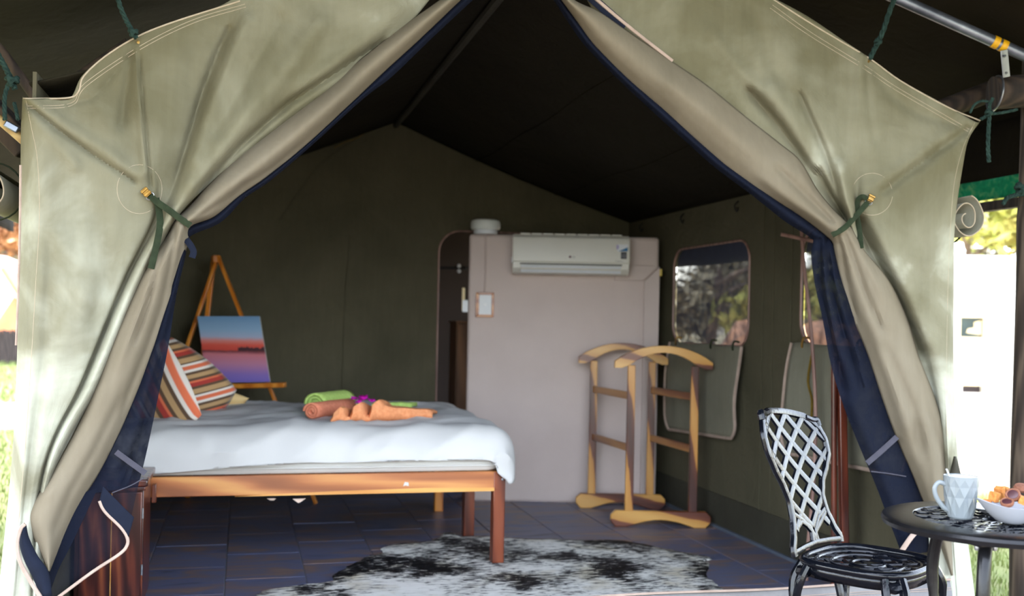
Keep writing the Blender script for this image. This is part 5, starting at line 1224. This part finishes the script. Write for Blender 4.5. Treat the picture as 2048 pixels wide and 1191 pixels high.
tag(MB().tube(spline([at(2076, 120, PDp), at(2068, 400, PDp), at(2066, 560, PDp), at(2060, 760, PDp), at(2054, 960, PDp), at(2052, 1222, PDp)], 5), [.064] * 6 + [.070] * 20, 16).build('wooden_post', 'post', None), 'weathered grey brown wooden post holding up the fly at the right', 'post')
tag(MB().tube([at(1872, 224, 5.0), at(2004, 174, 5.0)], .050, 14).build('log_beam', 'log', None), 'thinner dark log beam behind the right canvas corner', 'beam')
lgb = MB().tube([at(1986, 186, 4.62), at(2060, 181, 4.62), at(2160, 176, 4.62)], .072, 18).build('log_beam', 'log', None); tag(lgb, 'thick dark log beam end under the bracket at the right', 'beam')
ap0, ap1 = at(1690, -50, 4.5), at(2130, 147, 4.5)
def along(px): return ap0.lerp(ap1, (px - 1690) / 440.0)
ap = thing('roof_pole', 'aluminium roof pole with yellow tape under the fly sheet', 'pole', ap1)
MB().tube([along(1180), along(2230)], .0245, 18).build('tube', 'alu', ap)
def along(px): return ap0.lerp(ap1, (px - 1690) / 440.0)
MB().tube([along(1985), along(1996)], .0262, 18).build('tape_band', 'tape', ap); MB().tube([along(2001), along(2012)], .0262, 18).build('tape_band', 'tape', ap)
br = MB().beam(at(2008, 100, 4.47), at(2013, 154, 4.50), .030, .006, up=FW).build('bracket', 'steel', ap, bevel=.001)
for p in ((2009, 112), (2012, 146)): MB().lathe([(.0, -.006), (.005, -.005), (.006, .0)], at(p[0], p[1], 4.468), 10, 'Y').build('screw', 'steel', br)
c = at(1990, 187, 4.62); u = FW; v = UP0 * .97 + RT0 * .1
MB().tube([c + (u * cos(t) + v * sin(t)) * .078 for t in [2 * pi * k / 28 for k in range(28)]], .005, 6, closed=True).build('wire_clamp', 'steel', ap)
# left side timbers
tag(MB().tube([at(-260, -204, 3.9), at(10, 112, 3.9), at(120, 262, 3.9)], .019, 12).build('roof_pole', 'log', None), 'dark pole crossing behind the left canvas corner', 'pole')
tag(MB().tube([at(-200, 64, 3.75), at(0, 240, 3.75), at(75, 305, 3.75)], .0165, 12).build('bamboo_pole', 'bamboo', None), 'pale straw coloured pole below the left canvas corner', 'pole')
tag(MB().tube([at(70, 225, 4.2), at(160, 158, 4.2), at(260, 90, 4.2)], .030, 12).build('log_beam', 'log', None), 'grey log beam end behind the notch of the left canvas', 'beam')
tag(MB().box(at(24, 254, 3.735), (.05, .03, .024), Matrix.Rotation(.5, 3, 'Y')).build('clamp', 'alu', None, bevel=.004), 'small metal clamp on the pale pole at the left', 'clamp')
tag(MB().beam(at(-420, -180, 4.1), at(60, 300, 4.1), .10, .10).build('timber_beam', 'log', None, bevel=.006), 'dark brown square timber behind the pale pole at the left', 'beam')

# green shade cloth over a dark rail on the right
gs = [[Vector((FRR[0] + .02 + .010 * noise.noise(Vector((j * .6, i * .8, 1))), -1.0 + 10 * j / 60, 2.06 - .12 * i / 5 + .01 * noise.noise(Vector((j * .4, i, 4))))) for j in range(61)] for i in range(6)]
tag(MB().grid(gs).build('shade_cloth', 'green', None, solid=.004), 'bright green shade cloth strip hung along the right side', 'shade cloth')
tag(MB().box((FRR[0] + .02, 4.0, 1.902), (.05, 10.0, .05)).build('timber_rail', 'log', None, bevel=.004), 'dark timber rail below the green shade cloth', 'rail')
# rolled up outer window flaps
def rolled(x, y0, y1, z, r, label, sgn):
    t = thing('rolled_flap', label, 'rolled flap', (x, (y0 + y1) / 2, z - r), 0, None); n = 90; P = []
    for s in range(13):
        y = y0 + (y1 - y0) * s / 12; row = []
        for k in range(n + 1):
            q = k / n; a = q * 1.9 * 2 * pi + 2.0; rad = r * (.22 + .78 * q) * (1 + .26 * noise.noise(Vector((a * .7, s * .35, x))))
            row.append(Vector((x + sgn * cos(a) * rad, y, z + sin(a) * rad * (1.06))))
        P.append(row)
    MB().grid(P).build('rolled_canvas', 'flap', t, solid=.004)
    MB().tube([p + Vector((0, -.003, 0)) for p in P[0]], .0028, 6).build('roll_binding', 'stitch' , t)
    for yy in (y0 + .14, (y0 + y1) / 2): MB().tube([Vector((x + cos(a) * r * 1.14, yy, z + sin(a) * r * 1.2)) for a in [2 * pi * k / 24 for k in range(24)]], .008, 6, closed=True, flat=.4).build('roll_strap', 'strap', t)
rolled(2.985, 3.86, 7.3, 1.725, .088, 'rolled up canvas flap at the right edge of the tent', 1)
rolled(-.872, 3.98, 7.3, 1.675, .086, 'rolled up canvas flap at the left edge of the tent', -1)
# small black canvas corner and dark foot by the right curtain
# ================================================================== BEYOND THE TENT
def lawn(name, cx, cy, sx, sy, z, nb, label, hb=.05, seed=1):
    base = MB(); N = 24
    base.grid([[Vector((cx - sx / 2 + sx * i / N, cy - sy / 2 + sy * j / N, z + .015 * noise.noise(Vector((i * .6, j * .6, seed))))) for j in range(N + 1)] for i in range(N + 1)])
    o = base.build(name, 'lawnm', None); tag(o, label, kind='structure')
    rg = random.Random(seed); mb = MB(); vs = []; fs = []
    for k in range(nb):
        x, y = cx + sx * (rg.random() - .5), cy + sy * (rg.random() - .5); h = hb * rg.uniform(.5, 1.3); a = rg.random() * 6.28; w = hb * .09; lx, ly = rg.uniform(-.5, .5) * h, rg.uniform(-.5, .5) * h
        b = len(vs); ca, sa = cos(a) * w, sin(a) * w; zz_ = z + .0
        vs += [(x - ca, y - sa, zz_), (x + ca, y + sa, zz_), (x + lx * .4 + ca * .6, y + ly * .4 + sa * .6, zz_ + h * .6), (x + lx * .4 - ca * .6, y + ly * .4 - sa * .6, zz_ + h * .6), (x + lx, y + ly, zz_ + h)]
        fs += [(b, b + 1, b + 2, b + 3), (b + 3, b + 2, b + 4)]
    me = bpy.data.meshes.new('grass'); me.from_pydata(vs, [], fs); me.materials.append(MT['blade']); g_ = bpy.data.objects.new('grass', me); COL.objects.link(g_); g_.parent = o; g_.matrix_parent_inverse = Matrix.Translation(-WM[o.name].translation)
    tag(g_, kind='stuff')
lawn('lawn_right', 4.75, 4.9, 3.3, 4.4, -.06, 16000, 'short dry green grass beside the veranda on the right', .045, 3)
lawn('lawn_left', -3.2, 8.0, 4.4, 8.6, -.06, 16000, 'short yellow green grass left of the tent', .06, 4)
lawn('lawn_far', -8.0, 22.0, 12.0, 14.0, -.06, 12000, 'green grass by the dark fence far left', .12, 5)

def tree(name, loc, hgt, rx, rz, leaf, nleaf, label, seed, size=.16, trunk=.12, group=None):
    t = thing(name, label, 'tree', loc, 0, group); rg = random.Random(seed); L = Vector(loc); top = L + Vector((rg.uniform(-.3, .3), rg.uniform(-.3, .3), hgt))
    MB().tube(spline([L, L.lerp(top, .5) + Vector((.1, .05, 0)), top], 5), [trunk] * 4 + [trunk * .7] * 4 + [trunk * .4] * 3, 10).build('trunk', 'bark', t)
    for k in range(7):
        a = rg.random() * 6.28; e = L.lerp(top, rg.uniform(.45, .9)); d = Vector((cos(a), sin(a), rg.uniform(.2, .8)))
        MB().tube([e, e + d * rx * .45 + Vector((0, 0, .05)), e + d * rx * .8], [trunk * .4, trunk * .25, trunk * .12], 7).build('branch', 'bark', t)
    vs = []; fs = []
    cl = [(L + Vector((rg.uniform(-1, 1) * rx, rg.uniform(-1, 1) * rx, hgt + rg.uniform(-1, 1) * rz)), rg.uniform(.25, .5) * rx) for _ in range(22)]
    for k in range(nleaf):
        c, R = cl[k % 22]; p = c + Vector((rg.gauss(0, 1), rg.gauss(0, 1), rg.gauss(0, .7))) * R * .5; a = Vector((rg.gauss(0, 1), rg.gauss(0, 1), rg.gauss(0, .6))).normalized(); b = a.cross(Vector((rg.gauss(0, 1), rg.gauss(0, 1), rg.gauss(0, 1)))).normalized(); s = size * rg.uniform(.5, 1.2); i = len(vs)
        vs += [p - a * s, p + b * s * .4, p + a * s, p - b * s * .4]; fs.append((i, i + 1, i + 2, i + 3))
    me = bpy.data.meshes.new('foliage'); me.from_pydata([tuple(v) for v in vs], [], fs); me.materials.append(MT[leaf]); f = bpy.data.objects.new('foliage', me); COL.objects.link(f); f.parent = t; f.matrix_parent_inverse = WM[t.name].inverted(); tag(f, kind='stuff')
def gp(px, d, z=-.1): 
    p = at(px, 640, d); p.z = z; return p
tree('leafy_tree', gp(1935, 19), 3.5, 1.3, .9, 'leaf1', 5000, 'yellow green tree above the white wall on the right', 11, .15)
tree('leafy_tree', gp(2062, 25), 4.0, 1.4, 1.1, 'leaf2', 5000, 'grey olive tree beside the yellow green one on the right', 12, .16)
tree('leafy_tree', gp(-10, 34), 4.8, 2.2, 1.8, 'leaf3', 6000, 'rusty leaved tree above the orange roof at the left', 13, .22)
tree('leafy_tree', gp(80, 42), 4.6, 2.2, 1.5, 'leaf2', 5000, 'grey leaved tree behind the left canvas', 14, .24)
tree('leafy_tree', gp(1380, 14.5), 2.1, .8, .9, 'leaf2', 3500, 'lower grey olive bushy tree seen through the farther gauze window', 15, .12)
tree('leafy_tree', gp(1490, 17), 2.3, .9, .9, 'leaf2', 3500, 'taller grey olive bushy tree seen through the farther gauze window', 16, .12)
tree('leafy_tree', gp(1640, 13.4), 2.2, .8, .9, 'leaf1', 3000, 'green bushy tree seen through the gauze window behind the thin pole', 17, .12)
eb = [[gp(1330 + 36 * i, 9.2 + j * .65) + Vector((0, 0, (.2, .8, 1.2, 1.36, 1.2)[j] * max(.35, min(1, (1330 + 36 * i - 1385) / 75)) + .18 * noise.noise(Vector((i * .5, j * .7, 6))))) for j in range(5)] for i in range(15)]
tag(MB().grid(eb).build('earth_bank', 'earth', None, solid=.05), 'orange earth bank outside the right gauze windows', 'earth bank')

# white building with a small window and a vent slot
bd = thing('building', 'sunlit white walled building with small window on the right', 'building', gp(1985, 14, -.11))
BX = lambda px: (px - 1024) / FPX * 14.0
def bpz(py): return EYE + (HZ + (1985 - 1024) * .02 - py) / FPX * 14.0
x0, x1 = BX(1880), BX(2250)
Wn = [(BX(1917), bpz(677)), (BX(1968), bpz(677)), (BX(1968), bpz(633)), (BX(1917), bpz(633))]
Vn = [(BX(1926), bpz(786)), (BX(1970), bpz(786)), (BX(1970), bpz(771)), (BX(1926), bpz(771))]
fB = lambda a, b, e=0: CW(a, 14.0 + e, b)
holed([(x0, -.11), (x1, -.11), (x1, 2.15), (x0, 2.15)], [Wn, Vn], lambda a, b: fB(a, b), 'wall', 'whitewall', parent=bd, solid=.03)
MB().prism([(x0, -.11), (x1, -.11), (x1, 2.15), (x0, 2.15)], lambda a, b: fB(a, b, .5), lambda a, b: fB(a, b, 3.5)).build('rear_block', 'whitewall', bd, smooth=False, fix=True)
wf = MB()
for (a, b), (c_, d_) in zip(Wn, Wn[1:] + Wn[:1]): wf.beam(fB(a, b, -.02), fB(c_, d_, -.02), .035, .02, up=FW)
wfr = wf.build('window_frame', 'cream_trim', bd)
MB().prism([(a, b) for a, b in Wn], lambda a, b: fB(a, b, .04), lambda a, b: fB(a, b, .05)).build('pane', 'darkglass', wfr, smooth=False, fix=True)
MB().prism([(BX(1935), bpz(666)), (BX(1966), bpz(670)), (BX(1966), bpz(640)), (BX(1950), bpz(645)), (BX(1950), bpz(656)), (BX(1938), bpz(658))], lambda a, b: fB(a, b, .025), lambda a, b: fB(a, b, .035)).build('pane_reflection', 'cream_trim', wfr, smooth=False, fix=True)  # pale reflection in the glass, built as a cream shape
MB().prism([(a, b) for a, b in Vn], lambda a, b: fB(a, b, .10), lambda a, b: fB(a, b, .12)).build('vent_back', 'shadowdark', bd, smooth=False, fix=True)
wf = MB(); wf.beam(fB(Vn[3][0] - .06, Vn[3][1] + .012, -.02), fB(Vn[2][0] + .02, Vn[2][1] + .012, -.02), .03, .04, up=FW); wf.build('vent_lintel', 'cream_trim', bd)
MB().prism([(x0 - .1, 2.15), (x1, 2.15), (x1, 2.22), (x0 - .1, 2.22)], lambda a, b: fB(a, b, -.25), lambda a, b: fB(a, b, 3.6)).build('roof_slab', 'whitewall', bd, smooth=False, fix=True)

# far left: orange roofed hut and dark reed fence
ht = thing('hut', 'pale hut with an orange roof beyond the fence at the far left', 'hut', gp(-40, 27, -.1))
c = gp(-30, 27, 0); ax, ay = RT0, FW
q = [(-1.5, .0), (1.0, .0), (1.0, 1.5), (.55, 2.3), (-.7, 2.75), (-1.5, 2.2)]
MB().prism(q, lambda a, b: c + ax * a + UP0 * b, lambda a, b: c + ax * a + UP0 * b + ay * 2.5).build('wall', 'whitewall', ht, smooth=False, fix=True)
MB().prism([(.3, .0), (1.02, .0), (1.02, 1.42), (.75, 1.6), (.3, .9)], lambda a, b: c + ax * a + UP0 * b - ay * .05, lambda a, b: c + ax * a + UP0 * b).build('orange_sheet', 'rust', ht, smooth=False, fix=True)
MB().prism([(.50, 2.36), (1.12, 1.46), (1.06, 1.40), (.46, 2.28)], lambda a, b: c + ax * a + UP0 * b - ay * .2, lambda a, b: c + ax * a + UP0 * b + ay * 2.7).build('roof_edge', 'rust', ht, smooth=False, fix=True)
fn = thing('reed_fence', 'dark reed fence across the lawn at the far left', 'fence', gp(0, 25, -.06)); rf_ = random.Random(2)
for k in range(34):
    p = gp(-75 + 4.6 * k, 25, -.06); hh = .80 + rf_.uniform(-.05, .05)
    MB().box(p + Vector((0, 0, hh / 2)), (.052, .04, hh), Matrix.Rotation(rf_.uniform(-.04, .04), 3, 'Y') @ Matrix.Rotation(-PSI, 3, 'Z')).build('slat', 'fence', fn, smooth=False)
MB().beam(gp(-75, 25, .55) + FW * .05, gp(80, 25, .55) + FW * .05, .04, .06).build('fence_rail', 'fence', fn)
